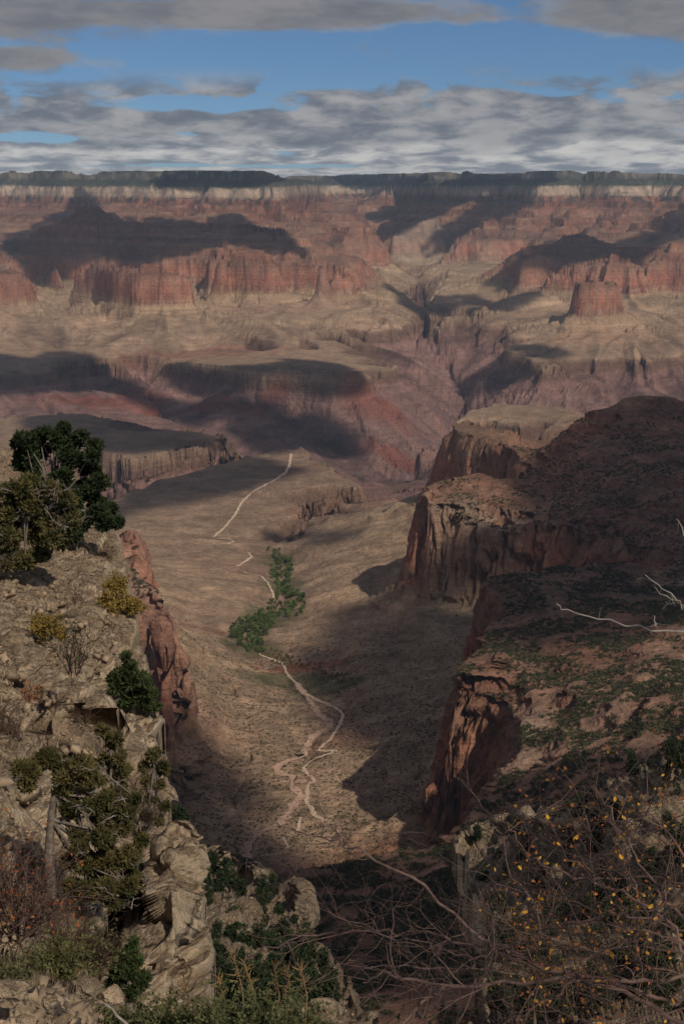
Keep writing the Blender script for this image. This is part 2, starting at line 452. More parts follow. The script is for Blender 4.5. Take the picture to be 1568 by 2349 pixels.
# valley of the creek, floor from bottom to top
floor_pts = [(712, 1205, -1000), (690, 1225, -975), (640, 1262, -958), (650, 1350, -945), (640, 1400, -938), (600, 1430, -932), (572, 1480, -925), (640, 1530, -912), (700, 1590, -900), (752, 1642, -888), (700, 1720, -878), (690, 1800, -868),
             (700, 1850, -860), (650, 1910, -850), (590, 1985, -832)]
creek = [at_z(*f) for f in floor_pts]
L(creek)
L([creek[-1], (-90, 1590, -826)])
hw = [at_z(x, y, -650) for x, y in ((60, 1985), (250, 2000), (380, 2000), (470, 2012), (560, 2046), (650, 2072), (750, 2080), (850, 2052), (950, 2022), (1015, 2012))]
L(hw); L([(p[0], p[1] + 62, p[2] - 172) for p in hw[1:-1]]); L([(p[0], p[1] + 160, p[2] - 180) for p in hw[2:-2]])
Z(-520, [(500, 2200), (700, 2190), (900, 2190)]); Z(-600, [(500, 2110), (720, 2130), (950, 2110)])
Z(-400, [(600, 2330), (800, 2349), (1000, 2349)])
# left wall of the valley: redwall remnants, their feet and the slope below
lw = [at_z(x, y, -648) for x, y in ((250, 1310), (290, 1330), (340, 1390), (378, 1412))] + [at(400, 1455, 2290), at(438, 1492, 2300), at(430, 1530, 2240), at(340, 1500, 2150), at(200, 1450, 2050), at(0, 1450, 1950)]
L(lw); L(side(lw[:4], -30, -110)); L(side(lw, 160, 70))
L(side(lw[:5], -60, -150)); L([at_z(400, 1445, -800), at_z(440, 1540, -806), at_z(474, 1622, -812), at_z(400, 1700, -814), at_z(200, 1760, -805), at_z(-100, 1760, -790)])
L([at(286, 1262, 2760), at(304, 1246, 2760), at(318, 1262, 2740)])
L([at(330, 1368, 2640), at(300, 1372, 2600)])
L([(-2200, 4300, -700), (-1300, 3600, -640), (-800, 2900, -560), (-650, 2200, -420), (-480, 1500, -330), (-350, 900, -210), (-300, 500, -130)])
Z(-868, [(400, 1300), (450, 1400), (500, 1480), (540, 1580), (580, 1680), (560, 1780), (520, 1880)])
Z(-846, [(380, 1690), (400, 1760), (420, 1820)]); Z(-815, [(380, 1850), (440, 1890), (490, 1930)]); Z(-780, [(300, 1880), (400, 1950), (480, 1985)])
Z(-905, [(420, 1255), (520, 1290), (560, 1380)])
# right wall: rim of the redwall, traced from far to near
far_b = [at_z(x, y, -640) for x, y in ((1185, 1085), (1172, 1062), (1130, 1040), (1085, 1028), (1042, 1014), (1034, 1000), (1080, 985))]
L(far_b); L(side(far_b[:6], -30, -150) if False else side(far_b[:6], 30, -150)) if False else None
fb_f = [at_z(x, y, -792) for x, y in ((1005, 1150), (1000, 1125))]
L(far_b)
L([(p[0] - 26, p[1] - 40, p[2] - 150) for p in far_b[:4]]); L([(p[0] - 45, p[1] - 10, p[2] - 150) for p in far_b[3:6]])
Z(-628, [(1200, 1020), (1120, 1003)])
Z(-640, [(1100, 1112), (1010, 1135), (983, 1150)])
topA = [(983, 1150, 3150), (972, 1168, 3130), (996, 1196, 3105), (1030, 1200, 3095), (1060, 1222, 3060), (1100, 1232, 3045), (1140, 1246, 3010), (1240, 1238, 2985), (1340, 1266, 2900), (1450, 1290, 2800)]
D(topA); D([(x, y - 3, Y + 60) for x, y, Y in topA])
D([(952, 1312, 3120), (990, 1335, 3065), (1040, 1356, 3025), (1100, 1347, 3005), (1150, 1334, 2965), (1250, 1308, 2945), (1340, 1293, 2865), (1450, 1310, 2760)])
rimB = [at(x, y, Y) for x, y, Y in ((1450, 1345, 2550), (1340, 1345, 2560), (1200, 1362, 2470), (1108, 1374, 2380), (1140, 1400, 2290), (1160, 1450, 2190), (1120, 1500, 2090), (1062, 1545, 1985), (1042, 1602, 1885))]
L(rimB); L(side(rimB[:8], 24, -90)); L(side(rimB[:8], 44, -150)); L(side(rimB[:7], 110, -176)); L(side(rimB, -45, 12))
D([(1042, 1602, 1885), (1070, 1606, 1875), (1098, 1616, 1868), (1142, 1658, 1850), (1164, 1668, 1835)])
D([(1030, 1700, 1872), (1010, 1890, 1850), (1040, 1900, 1828), (1066, 1896, 1815), (1090, 1850, 1800), (1120, 1830, 1790)])
D([(1164, 1668, 1835), (1184, 1706, 1720), (1197, 1772, 1610), (1150, 1828, 1560), (1085, 1925, 1440), (1040, 1995, 1345)])
D([(1150, 1800, 1770), (1160, 1860, 1640), (1120, 1890, 1580)])
rimC = [at(x, y, Y) for x, y, Y in ((1184, 1706, 1720), (1197, 1772, 1610), (1150, 1828, 1560), (1085, 1925, 1440), (1040, 1995, 1345))]
L(side(rimC[2:], 30, -95)); L(side(rimC[2:], 55, -150)); L(side(rimC, -40, 12))
# supai slope above it and the skyline on the right
sk = [at(x, y, Y) for x, y, Y in ((1188, 1084, 3500), (1230, 1060, 3500), (1290, 1008, 3500), (1330, 965, 3520), (1382, 945, 3560), (1430, 920, 3600), (1480, 905, 3620), (1530, 915, 3600), (1600, 930, 3600), (2100, 880, 3500))]
L(sk); L([(p[0] + 120, p[1] + 330, p[2] - 150) for p in sk])
D([(1180, 1160, 3250), (1260, 1125, 3280), (1350, 1105, 3260), (1450, 1085, 3220), (1568, 1075, 3150), (1800, 1060, 3100)])
D([(1330, 1205, 3030), (1420, 1205, 2970), (1568, 1190, 2860), (1800, 1160, 2750)])
D([(1568, 1310, 2600), (1800, 1290, 2500)]); D([(1450, 1400, 2380), (1568, 1390, 2300), (1800, 1380, 2200)])
D([(1250, 1480, 2090), (1400, 1490, 2010), (1568, 1500, 1900), (1800, 1490, 1800)])
D([(1280, 1640, 1760), (1400, 1655, 1660), (1568, 1655, 1530), (1800, 1650, 1420)])
D([(1300, 1780, 1480), (1420, 1800, 1360), (1568, 1800, 1230), (1800, 1790, 1130)])
D([(1240, 1890, 1380), (1300, 1930, 1240), (1420, 1990, 1050), (1568, 2010, 950), (1900, 2010, 900)])
D([(1100, 2060, 1000), (1200, 2120, 850), (1568, 2200, 700), (1900, 2200, 650)])
D([(1000, 2250, 780), (1200, 2300, 620), (1568, 2400, 480)])
# slopes on the valley's right side below the cliffs
Z(-895, [(760, 1290), (740, 1390), (700, 1470), (780, 1560)])
Z(-860, [(880, 1260), (830, 1400), (860, 1520), (860, 1640)])
Z(-848, [(830, 1760), (800, 1830)]); Z(-842, [(740, 1900), (760, 1960)]); Z(-826, [(900, 1790), (880, 1860)]); Z(-800, [(960, 1850), (930, 1920)]); Z(-772, [(990, 1900), (965, 1960)]); Z(-815, [(850, 1950), (870, 1985)])
# near-side bench beyond the right wall
ed = [at_s(x, y, -948) for x, y in ((1048, 972), (1062, 966), (1100, 968), (1140, 970), (1187, 982), (1190, 990))]
L(ed); L(off(ed, 0, -20, -62)); L([ed[0], at_s(1062, 952, -948), at_s(1085, 938, -945), at_s(1150, 930, -945), at_s(1230, 928, -942), at_s(1330, 944, -940), at_s(1500, 950, -935), at_s(1900, 950, -930)])
L([(p[0], p[1] + 60, p[2] - 70) for p in (at_s(1062, 952, -948), at_s(1085, 938, -945), at_s(1150, 930, -945), at_s(1230, 928, -942), at_s(1330, 944, -940), at_s(1700, 950, -930))])
Z(-1060, [(1000, 1060), (1040, 1010)])
Z(-1000, [(945, 1010), (990, 1000)])
# cheops-like butte on the right, with two larger ones behind
c1 = [at_s(x, y, -812) for x, y in ((1292, 724), (1312, 722), (1380, 723), (1430, 721), (1458, 718))]
c1t = [at(1326, 650, c1[0][1] + 90), at(1345, 642, c1[0][1] + 60), at(1375, 640, c1[1][1] + 60), at(1412, 646, c1[1][1] + 80)]
L(c1); L(c1t); L(off(c1t, 0, 120, -2)); L([c1[0], off([c1[0]], 60, 420, 0)[0], off([c1[-1]], -20, 420, 0)[0], c1[-1]])
S(-905, [(1225, 752), (1300, 762), (1400, 765), (1500, 745), (1568, 735), (1800, 730)])
S(-935, [(1240, 800), (1350, 815), (1480, 812), (1568, 800)])
cliff(-812, [(1262, 664), (1283, 666), (1330, 668)], [615, 613, 612], 60)
D([(1360, 610, 10500), (1380, 599, 10550), (1397, 587, 10600), (1411, 589, 10600), (1431, 601, 10600), (1468, 604, 10500)])
cliff(-812, [(1440, 665), (1478, 668), (1520, 666), (1567, 668), (1700, 670), (1900, 670)], [612, 612, 616, 618, 610, 605], 60)
D([(1468, 604, 10500), (1520, 571, 10600), (1543, 557, 10700), (1600, 540, 10700), (1900, 520, 10700)])
cliff(-812, [(1192, 655), (1210, 655), (1262, 652)], [596, 590, 590], 60)
dk = [at(x, y, 11600) for x, y in ((1158, 622), (1175, 600), (1198, 575), (1263, 568), (1288, 548), (1298, 540), (1313, 529), (1333, 528), (1353, 543), (1375, 560), (1440, 575), (1500, 560))]
L(dk); L(off(dk, 60, 900, -260))
S(-935, [(1040, 705), (1100, 700), (1160, 690), (1100, 730), (1180, 740)])
D([(870, 600, 12500), (900, 640, 11600), (935, 680, 10700)]); D([(985, 690, 10600), (1010, 640, 11800), (1030, 600, 12800)])
D([(803, 642, 10350), (860, 664, 10250), (920, 694, 10000), (958, 735, 9650)]); D([(1190, 662, 10700), (1100, 692, 10250), (1040, 716, 9900), (1003, 728, 9650)])

du = (U1 - U0) / (SU - 1); dv = (V1 - V0) / (NV - 1)
acc = np.zeros((NV, SU)); cnt = np.zeros((NV, SU))
for pts in lines:
    for a, b in zip(pts[:-1], pts[1:]):
        n = int(max(abs(a[0] / a[1] - b[0] / b[1]) / du, abs(math.log(a[1] / b[1])) / dv) * 1.6) + 2
        t = np.linspace(0, 1, n)
        X = a[0] + (b[0] - a[0]) * t; Y = a[1] + (b[1] - a[1]) * t; Zz = a[2] + (b[2] - a[2]) * t
        i = np.rint((X / Y - U0) / du).astype(int); j = np.rint((np.log(Y) - V0) / dv).astype(int)
        ok = (i >= 0) & (i < SU) & (j >= 0) & (j < NV)
        np.add.at(acc, (j[ok], i[ok]), Zz[ok]); np.add.at(cnt, (j[ok], i[ok]), 1)
fm = cnt > 0
base = laplace(SU, NV, np.where(fm, acc / np.maximum(cnt, 1), 0), fm, 1 / du ** 2, 1 / dv ** 2, its=140, levels=5)
# soften the creases along the traced lines
for _ in range(2):
    p = np.pad(base, 1, mode='edge')
    base = (p[1:-1, 1:-1] * 2 + p[:-2, 1:-1] + p[2:, 1:-1] + p[1:-1, :-2] + p[1:-1, 2:]) / 6
us = np.linspace(U0, U1, NU); vs = np.linspace(V0, V1, NV)
fi = (us - U0) / du; i0 = np.clip(np.floor(fi).astype(int), 0, SU - 2); fr = fi - i0
H = base[:, i0] * (1 - fr) + base[:, i0 + 1] * fr
Yg = np.exp(vs)[:, None] * np.ones((1, NU)); Xg = us[None, :] * Yg
cell = Yg * (vs[1] - vs[0])

def grads(Hh):
    """slope in plan: along the ray, and across it at equal distance"""
    gv = np.gradient(Hh, axis=0) / np.gradient(Yg, axis=0)
    gu = (np.gradient(Hh, axis=1) - gv * np.gradient(Yg, axis=1)) / ((us[1] - us[0]) * Yg)
    return gu, gv
gu, gv = grads(H)
slope = np.hypot(gu, gv)
# ribs running down the slopes: noise drawn out along the fall line
Hs = H.copy()
for _ in range(6):
    p = np.pad(Hs, 1, mode='edge'); Hs = (p[1:-1, 1:-1] * 2 + p[:-2, 1:-1] + p[2:, 1:-1] + p[1:-1, :-2] + p[1:-1, 2:]) / 6
hu, hv = grads(Hs); hn = np.hypot(hu, hv) + 1e-4
hu /= hn; hv /= hn
jj0, ii0 = np.indices(H.shape)
dU = us[1] - us[0]; dV = vs[1] - vs[0]
def drawn(nz, length, steps):
    acc_ = nz.copy()
    for sg in (1, -1):
        fi_ = ii0.astype(float); fj_ = jj0.astype(float); st_ = length / steps
        for _ in range(steps):
            a_i = np.clip(fi_.astype(int), 0, NU - 1); a_j = np.clip(fj_.astype(int), 0, NV - 1)
            sc = st_ * sg / Yg
            fi_ += hu[a_j, a_i] * sc / dU; fj_ += hv[a_j, a_i] * sc / dV
            acc_ += nz[np.clip(fj_, 0, NV - 1).astype(int), np.clip(fi_, 0, NU - 1).astype(int)]
    acc_ /= (2 * steps + 1)
    return acc_ / (np.std(acc_) + 1e-6)
nzb = sum(pn2(Xg / l_ + 3, Yg / l_, 300 + i) * (1 if i == 0 else .7) * smooth01(l_ / cell, 2, 4) for i, l_ in enumerate((330.0, 160.0)))
nzs = sum(pn2(Xg / l_ + 3, Yg / l_, 310 + i) * (1 if i == 0 else .8) * smooth01(l_ / cell, 1.6, 3.5) for i, l_ in enumerate((85.0, 38.0, 17.0)))
ribB = drawn(nzb, 560, 12); ribS = drawn(nzs, 150, 9)

# beds: the same staircase everywhere
CL = [(-85, -6, 0.35), (-272, -162, 0.35), (-812, -648, 0.45), (-1008, -950, 0.42)]
ki, ko = [-1600.0], [-1600.0]
for a, b, q in sorted(CL):
    m_ = (a + b) / 2; h_ = (b - a) / 2 * q
    ki += [m_ - h_, m_ + h_]; ko += [a, b]
ki.append(400.0); ko.append(400.0)
def dips(Y): return np.interp(Y, [6000, 8500, 9500, 12000, 18000, 26000], [0, 60, 160, 225, 330, 380])
# spread the rows of each column so that cliffs get as many as the ground in front of them
st0 = np.interp((H - dips(Yg)).ravel(), ki, ko).reshape(H.shape) + dips(Yg)
step = np.abs(np.diff(st0 / Yg, axis=0)) * 3430 + 0.55
step = np.minimum(step, 14)
arc = np.zeros_like(H); arc[1:] = np.cumsum(step, axis=0)
arc /= arc[-1:]
for hw_ in (24, 24, 12):
    p = np.cumsum(np.pad(arc, ((0, 0), (hw_ + 1, hw_)), mode='edge'), axis=1)
    arc = (p[:, 2 * hw_ + 1:] - p[:, :-(2 * hw_ + 1)]) / (2 * hw_ + 1)
NR = 1900
fidx = np.empty((NR, NU)); base_i = np.arange(NV, dtype=float)
for c in range(NU):
    fidx[:, c] = np.interp(np.linspace(0, arc[-1, c], NR), arc[:, c], base_i)
def resample(A):
    j = np.clip(fidx.astype(int), 0, NV - 2); f = fidx - j
    cc_ = np.arange(NU)[None, :]
    return A[j, cc_] * (1 - f) + A[j + 1, cc_] * f
H, ribB, ribS, Ylog = resample(H), resample(ribB), resample(ribS), resample(np.log(Yg))
Yg = np.exp(Ylog); Xg = us[None, :] * Yg
DIP = dips(Yg)
cell = np.clip(np.abs(np.gradient(Yg, axis=0)), 1.0, None); cell = np.minimum(cell * 1.6, Yg * (vs[1] - vs[0]) * 1.3)
cell = np.maximum(cell, Yg * (us[1] - us[0]) * 1.3)
gu, gv = grads(H)
slope = np.hypot(gu, gv)
# ribs and gullies: ridged noise, stronger on steep ground, bent by a slower noise
wx = fbm(Xg / 900, Yg / 900, 3, 11) * 160; wy = fbm(Xg / 900 + 9, Yg / 900 - 4, 3, 17) * 160
det = np.zeros_like(H)
amp_s = smooth01(slope, 0.02, 0.42) * (1 - .6 * smooth01(slope, .7, 1.4) * smooth01(Yg, 5500, 7500))
lam = 1900.0; k = 0
while lam > 5:
    vis = smooth01(lam / cell, 2.2, 5.0)
    near = smooth01(Yg / lam, 3.5, 11.0)                      # no huge swings close by
    n = pn2((Xg + wx) / lam, (Yg + wy) / lam, 40 + k)
    rg = np.minimum(0.34 - 1.7 * np.abs(n), 0.10)
    g_ = 0.05 if lam > 1500 else (0.055 if lam > 250 else 0.07)
    det += lam * g_ * (rg * amp_s * 0.9 + 0.14 * n * (1 - amp_s) * (0.35 if lam > 200 else 0.5)) * vis * near
    lam *= 0.56; k += 1
sl_ = smooth01(slope, 0.02, 0.17) * (1 - .7 * smooth01(slope, .7, 1.3))
farw = smooth01(Yg, 3500, 6500)
rib = (-np.abs(ribB) * 30 + 18) * farw + (-np.abs(ribS) * 4.2 + 2) * (0.25 + .75 * farw)
Hn = H + det + rib * sl_ - DIP
jit = fbm(Xg / 260, Yg / 260, 3, 77) * 9 + fbm(Xg / 70, Yg / 70, 3, 78) * (5 - 3 * smooth01(Yg, 9000, 13000)) * smooth01(70 / cell, 1.5, 4) + 2.6 * fbm(Xg / 22, Yg / 22, 3, 79) * smooth01(22 / cell, 1.2, 3) + 16 * pn2(Xg / 700, Yg / 700, 83) * smooth01(Yg, 9000, 13000)
Ht = np.interp((Hn + jit).ravel(), ki, ko).reshape(Hn.shape) - jit * 0.3
def ledge(h, P, k_, lo, hi_):
    m_ = smooth01(h, lo, lo + 20) * (1 - smooth01(h, hi_ - 20, hi_))
    return h + m_ * k_ * P / (2 * math.pi) * np.sin(2 * math.pi * h / P + 1.5 * pn2(Xg / 500, Yg / 500, 5))
Ht = Ht + (ledge(Ht, 74, 0.9, -645, -280) - Ht) * smooth01(Yg, 4200, 6000); Ht = ledge(Ht, 23, 0.8, -645, -280)
Ht = ledge(Ht, 33, 0.7, -905, -815); Ht = ledge(Ht, 36, 0.55, -812, -650)
Ht = np.where(Ht > 2, 2 + (Ht - 2) * 0.12, Ht)
Zg = Ht + DIP
TER = np.stack([Xg, Yg, Zg], -1)
gu, gv = grads(Zg)
slope = np.hypot(gu, gv)
def worley3(P, seed):
    I = np.floor(P).astype(np.int32).view(np.uint32)
    n = len(P); F1 = np.full(n, 9.0, np.float32); F2 = np.full(n, 9.0, np.float32); idr = np.zeros(n, np.float32)
    Fr = (P - np.floor(P)).astype(np.float32)
    for a in (-1, 0, 1):
        for b in (-1, 0, 1):
            for c in (-1, 0, 1):
                h = (I[:, 0] + np.uint32(a & 0xffffffff)) * np.uint32(73856093) ^ (I[:, 1] + np.uint32(b & 0xffffffff)) * np.uint32(19349663) ^ (I[:, 2] + np.uint32(c & 0xffffffff)) * np.uint32(83492791) ^ np.uint32(seed * 2654435 & 0xffffffff)
                h = (h ^ (h >> np.uint32(13))) * np.uint32(1274126177); h = h ^ (h >> np.uint32(16))
                r1 = (h & np.uint32(255)).astype(np.float32) / 255; r2 = (h >> np.uint32(8) & np.uint32(255)).astype(np.float32) / 255; r3 = (h >> np.uint32(16) & np.uint32(255)).astype(np.float32) / 255
                d = np.sqrt((a + .1 + .8 * r1 - Fr[:, 0]) ** 2 + (b + .1 + .8 * r2 - Fr[:, 1]) ** 2 + (c + .1 + .8 * r3 - Fr[:, 2]) ** 2)
                m_ = d < F1
                F2 = np.where(m_, F1, np.minimum(F2, d)); idr = np.where(m_, (h >> np.uint32(24)).astype(np.float32) / 255, idr); F1 = np.where(m_, d, F1)
    return F1, F2, idr
# cliffs break into columns and blocks; the fracture pattern follows the rock, not the view
stp = smooth01(slope, 0.75, 1.5)
crk = np.zeros_like(Zg)
tz0 = Zg / Yg; rm0 = np.maximum.accumulate(tz0, axis=0)
pick = (stp > 0.02) & (tz0 > rm0 - 0.01)
Q = TER[pick]; nrm = np.stack([-gu, -gv, np.zeros_like(gu)], -1)[pick]
nrm[:, 0] = -gu[pick]; nrm[:, 1] = -(gv[pick]) + us[None, :].repeat(NR, 0)[pick] * gu[pick]
nrm /= np.linalg.norm(nrm, axis=1)[:, None] + 1e-6
cl_ = cell[pick]; sw = stp[pick]; dsp = np.zeros(len(Q)); ck_ = np.zeros(len(Q))
wv_ = np.stack([fbm(Q[:, 0] / 50, Q[:, 1] / 50 + Q[:, 2] / 70, 2, 401), fbm(Q[:, 0] / 50 + 9, Q[:, 1] / 50 - Q[:, 2] / 70, 2, 402), 0 * Q[:, 0]], -1)
for q_, (c_, asp_) in enumerate([(95.0, 2.2), (40.0, 2.4), (16.0, 1.3), (7.0, .8)]):
    vis_q = smooth01(c_ / cl_, 2.0, 5.0)
    use = vis_q > .02
    if not use.any(): continue
    F1, F2, idr = worley3((Q[use] + wv_[use] * c_ * .2) / np.array([c_, c_, c_ * asp_]), 90 + q_)
    e_ = 1 - smooth01(F2 - F1, 0.0, 0.16)
    dsp[use] += vis_q[use] * c_ * (0.30 * (idr - .5) - 0.14 * e_)
    ck_[use] += vis_q[use] * e_ * .3
dsp *= sw * (1 - .6 * smooth01(Q[:, 1], 5500, 8000))
TER[pick] += nrm * dsp[:, None]
crk[pick] = np.clip(ck_ * sw, 0, .6)
strat = Zg - DIP + fbm(Xg / 400, Yg / 400, 3, 31) * 7

# surface colour of the beds (plain albedo)
stops = [(-1400, (.165, .100, .092)), (-1180, (.195, .115, .102)), (-1020, (.225, .128, .108)), (-1006, (.150, .085, .062)), (-955, (.190, .115, .080)), (-945, (.305, .203, .138)),
         (-900, (.350, .237, .158)), (-850, (.390, .268, .172)), (-818, (.350, .235, .145)), (-811, (.27, .12, .085)), (-802, (.25, .105, .075)), (-797, (.36, .24, .165)), (-786, (.34, .22, .15)), (-780, (.27, .11, .075)), (-770, (.355, .150, .095)), (-700, (.37, .160, .105)), (-655, (.290, .155, .105)), (-640, (.250, .130, .090)),
         (-560, (.255, .120, .075)), (-450, (.240, .108, .068)), (-380, (.235, .096, .058)), (-290, (.225, .092, .058)), (-272, (.30, .20, .14)), (-262, (.42, .31, .23)), (-170, (.47, .36, .27)), (-158, (.105, .10, .070)), (-92, (.065, .07, .052)),
         (-84, (.20, .165, .13)), (-10, (.20, .17, .13)), (-2, (.026, .036, .030)), (400, (.026, .036, .030))]
sp = np.array([s_[0] for s_ in stops]); sc_ = np.array([s_[1] for s_ in stops])
C = np.stack([np.interp(strat, sp, sc_[:, i]) for i in range(3)], -1)
fz = fbm(strat / 11, Xg / 1600 + Yg / 2000, 3, 91, 0.7) * (1 - .6 * smooth01(Yg, 6000, 9000)) + fbm(strat / 26, Xg / 2500 + Yg / 2500, 2, 92, 0.7) * smooth01(Yg, 5000, 8000) * 1.1       # thin beds
bedm = (smooth01(strat, -640, -600) * (1 - smooth01(strat, -300, -270)))[..., None]
C = C * (1 + 0.33 * fz[..., None] * bedm + 0.12 * fz[..., None])
pale = (smooth01(fz, 0.35, 0.75))[..., None] * bedm * 0.55
C = C * (1 - pale) + np.array((.33, .22, .16)) * pale
# loose slopes carry paler, duller debris; steep walls keep the rock colour
streak = fbm(Xg / 45 + wx / 60, Yg / 45, 4, 61, 0.6)
talus = (1 - smooth01(slope, 0.65, 1.15))
rw = (smooth01(strat, -812, -800) * (1 - smooth01(strat, -655, -640)))
tt = (talus * rw * 0.75)[..., None]
C = C * (1 - tt) + np.array((.27, .19, .13)) * tt
sup = (smooth01(strat, -650, -630) * (1 - smooth01(strat, -300, -270)) * (1 - smooth01(slope, .5, 1.0)) * (0.45 + .4 * fbm(Xg / 300, Yg / 300, 3, 8)))[..., None]
sup = np.clip(sup, 0, .6)
C = C * (1 - sup) + np.array((.235, .150, .100)) * sup
C = C * (1 + (0.16 - .09 * farw[..., None]) * streak[..., None])
C = C * (1 + ((.05 + .06 * farw) * ribS + 0.15 * ribB * farw)[..., None] * (sl_ * (1 - smooth01(slope, .6, 1.0)))[..., None])
grw = (rw * smooth01(streak, 0.15, 0.6) * 0.5)[..., None]
C = C * (1 - grw) + np.array((.30, .215, .16)) * grw
# basement rocks: grey schist with pink veins, and the red shale pockets
vis_s = (1 - smooth01(strat, -1015, -1000))[..., None]
vein = smooth01(fbm(Xg / 130 + Yg / 400, Yg / 300, 4, 71, .6), 0.25, 0.7)[..., None] * vis_s * 0.55
C = C * (1 - vein) + np.array((.27, .150, .115)) * vein
def patch(px, py, Y, rx, ry, colr, k_):
    global C
    X0, Y0, _ = at(px, py, Y)
    d = np.hypot((Xg - X0) / rx, (Yg - Y0) / ry) + 0.35 * fbm(Xg / 160, Yg / 160, 3, 13)
    m_ = ((1 - smooth01(d, 0.5, 1.15)) * k_)[..., None]
    C = C * (1 - m_) + np.array(colr) * m_
RED = (.215, .066, .042)
for a in ((180, 935, 7700, 260, 160), (290, 925, 7800, 230, 110), (330, 905, 8000, 160, 120), (440, 935, 7750, 280, 110), (560, 940, 7650, 260, 90), (880, 960, 7600, 260, 130), (900, 1010, 7200, 200, 120)):
    patch(*a, RED, 0.62)
patch(450, 830, 8600, 500, 120, (.26, .12, .08), .55); patch(570, 815, 8800, 330, 90, (.27, .12, .08), .6)
patch(760, 1170, 4550, 160, 120, (.30, .16, .11), .6); patch(900, 1150, 4640, 110, 90, (.32, .165, .115), .8)
patch(700, 1510, 2830, 130, 35, (.34, .125, .07), .75); patch(500, 1450, 3060, 130, 40, (.30, .15, .10), .6)
patch(620, 1890, 1720, 160, 60, (.30, .13, .08), .7); patch(850, 1860, 1850, 70, 45, (.33, .15, .09), .6); patch(560, 1310, 3700, 220, 60, (.31, .19, .14), .5)
patch(800, 1650, 2350, 70, 50, (.30, .14, .09), .5); patch(760, 2080, 1270, 300, 190, (.20, .10, .065), .5); patch(900, 2250, 950, 400, 300, (.19, .085, .055), .5)
for a in ((640, 1300, 3900, 60, 90), (660, 1370, 3550, 70, 110), (610, 1430, 3250, 80, 110), (570, 1475, 3000, 75, 80), (660, 1530, 2750, 110, 60), (760, 1560, 2680, 110, 45)):
    patch(*a, (.085, .095, .042), .7)
patch(690, 640, 10050, 620, 260, (.33, .205, .145), .6); patch(1375, 690, 8950, 330, 220, (.37, .225, .145), .65); patch(1240, 620, 11000, 300, 300, (.34, .19, .13), .5); patch(960, 560, 15200, 450, 700, (.33, .25, .19), .6); patch(1120, 600, 13500, 700, 700, (.31, .22, .155), .5)
patch(880, 1930, 1800, 190, 130, (.30, .145, .088), .7)
patch(400, 1490, 2280, 130, 170, (.34, .205, .145), .6); patch(305, 1310, 2690, 80, 110, (.36, .185, .125), .6)
patch(1500, 1750, 1200, 200, 220, (.30, .12, .08), .6); patch(1190, 1080, 3400, 250, 300, (.26, .12, .085), .4)
patch(1330, 1700, 1500, 240, 330, (.33, .20, .14), .5); patch(1150, 1720, 1650, 90, 130, (.36, .25, .18), .55); patch(1060, 1190, 3000, 120, 180, (.33, .25, .18), .6); patch(1100, 1050, 3900, 130, 160, (.33, .22, .15), .3)
mot = fbm(Xg / 120 + wx / 200, Yg / 120, 5, 201, .6); mot2 = fbm(Xg / 30, Yg / 30, 4, 207, .65) * smooth01(30 / cell, 1.2, 3)
open_ = (1 - smooth01(slope, .8, 1.2)) * (1 - smooth01(strat, -300, -260))
open_ = open_ * (1 - .65 * smooth01(Yg, 6000, 8500))
C = C * (1 + (0.14 * mot + 0.24 * mot2)[..., None] * open_[..., None])
dk_ = (smooth01(mot, .25, .7) * open_ * .35 * (1 - smooth01(Yg, 7000, 9000)))[..., None]
C = C * (1 - dk_) + np.array((.13, .10, .07)) * dk_
# woods on the rim and dark brush in the cooler beds of the far side
vegn = fbm(Xg / 90, Yg / 90, 4, 51, 0.65)
vm_ = smooth01(Yg, 12500, 14500) * ((smooth01(strat, -390, -300) * (1 - smooth01(strat, -275, -262))) + smooth01(strat, -262, -250) * .25 + smooth01(strat, -165, -150) * .5 * (1 - smooth01(strat, -90, -80)) + smooth01(strat, -90, -80) * .22)
vv = np.clip(smooth01(vegn, -0.15, 0.35) * vm_, 0, 1)[..., None] * .85
C = C * (1 - vv) + np.array((.034, .043, .040)) * vv
C = C * (1 - 0.35 * crk[..., None])
C = np.clip(C, 0.01, 0.9)

pk_ = smooth01(fbm(Xg / 420, Yg / 900, 4, 261, .6), -.1, .35) * smooth01(strat, -162, -150) * (1 - smooth01(strat, -20, -8)) * smooth01(Yg, 12000, 14000)
pk_ = (pk_ * .6)[..., None]; C = C * (1 - pk_) + np.array((.05, .055, .045)) * pk_
tm = bpy.data.materials.new('canyon_rock'); tm.use_nodes = True
t = NT(tm.node_tree)
ca = t.node('ShaderNodeAttribute', attribute_name='rock').outputs['Color']
geo = t.node('ShaderNodeNewGeometry')
pos = geo.outputs['Position']
sz = t.node('ShaderNodeSeparateXYZ'); t.put(sz.inputs[0], pos)
far = t.smooth(sz.outputs[1], 2500.0, 9000.0)
nA = t.noise(pos, 0.012, 8, 0.62)
nB = t.noise(pos, 0.09, 6, 0.65)
# beds: noise squeezed in height
bv = t.vm('MULTIPLY', pos, (0.0012, 0.0012, 0.11))
nC = t.noise(bv, 1.0, 5, 0.6)
f1 = t.m('ADD', t.m('MULTIPLY', t.m('SUBTRACT', nA, 0.5), 1.3), 1.0)
f2 = t.m('ADD', t.m('MULTIPLY', t.m('SUBTRACT', nB, 0.5), 1.5), 1.0)
f3 = t.m('ADD', t.m('MULTIPLY', t.m('SUBTRACT', nC, 0.5), 0.7), 1.0)
fac = t.m('MULTIPLY', t.m('MULTIPLY', f1, f2), f3)
cc = t.mix(1.0, ca, fac, 'MULTIPLY')
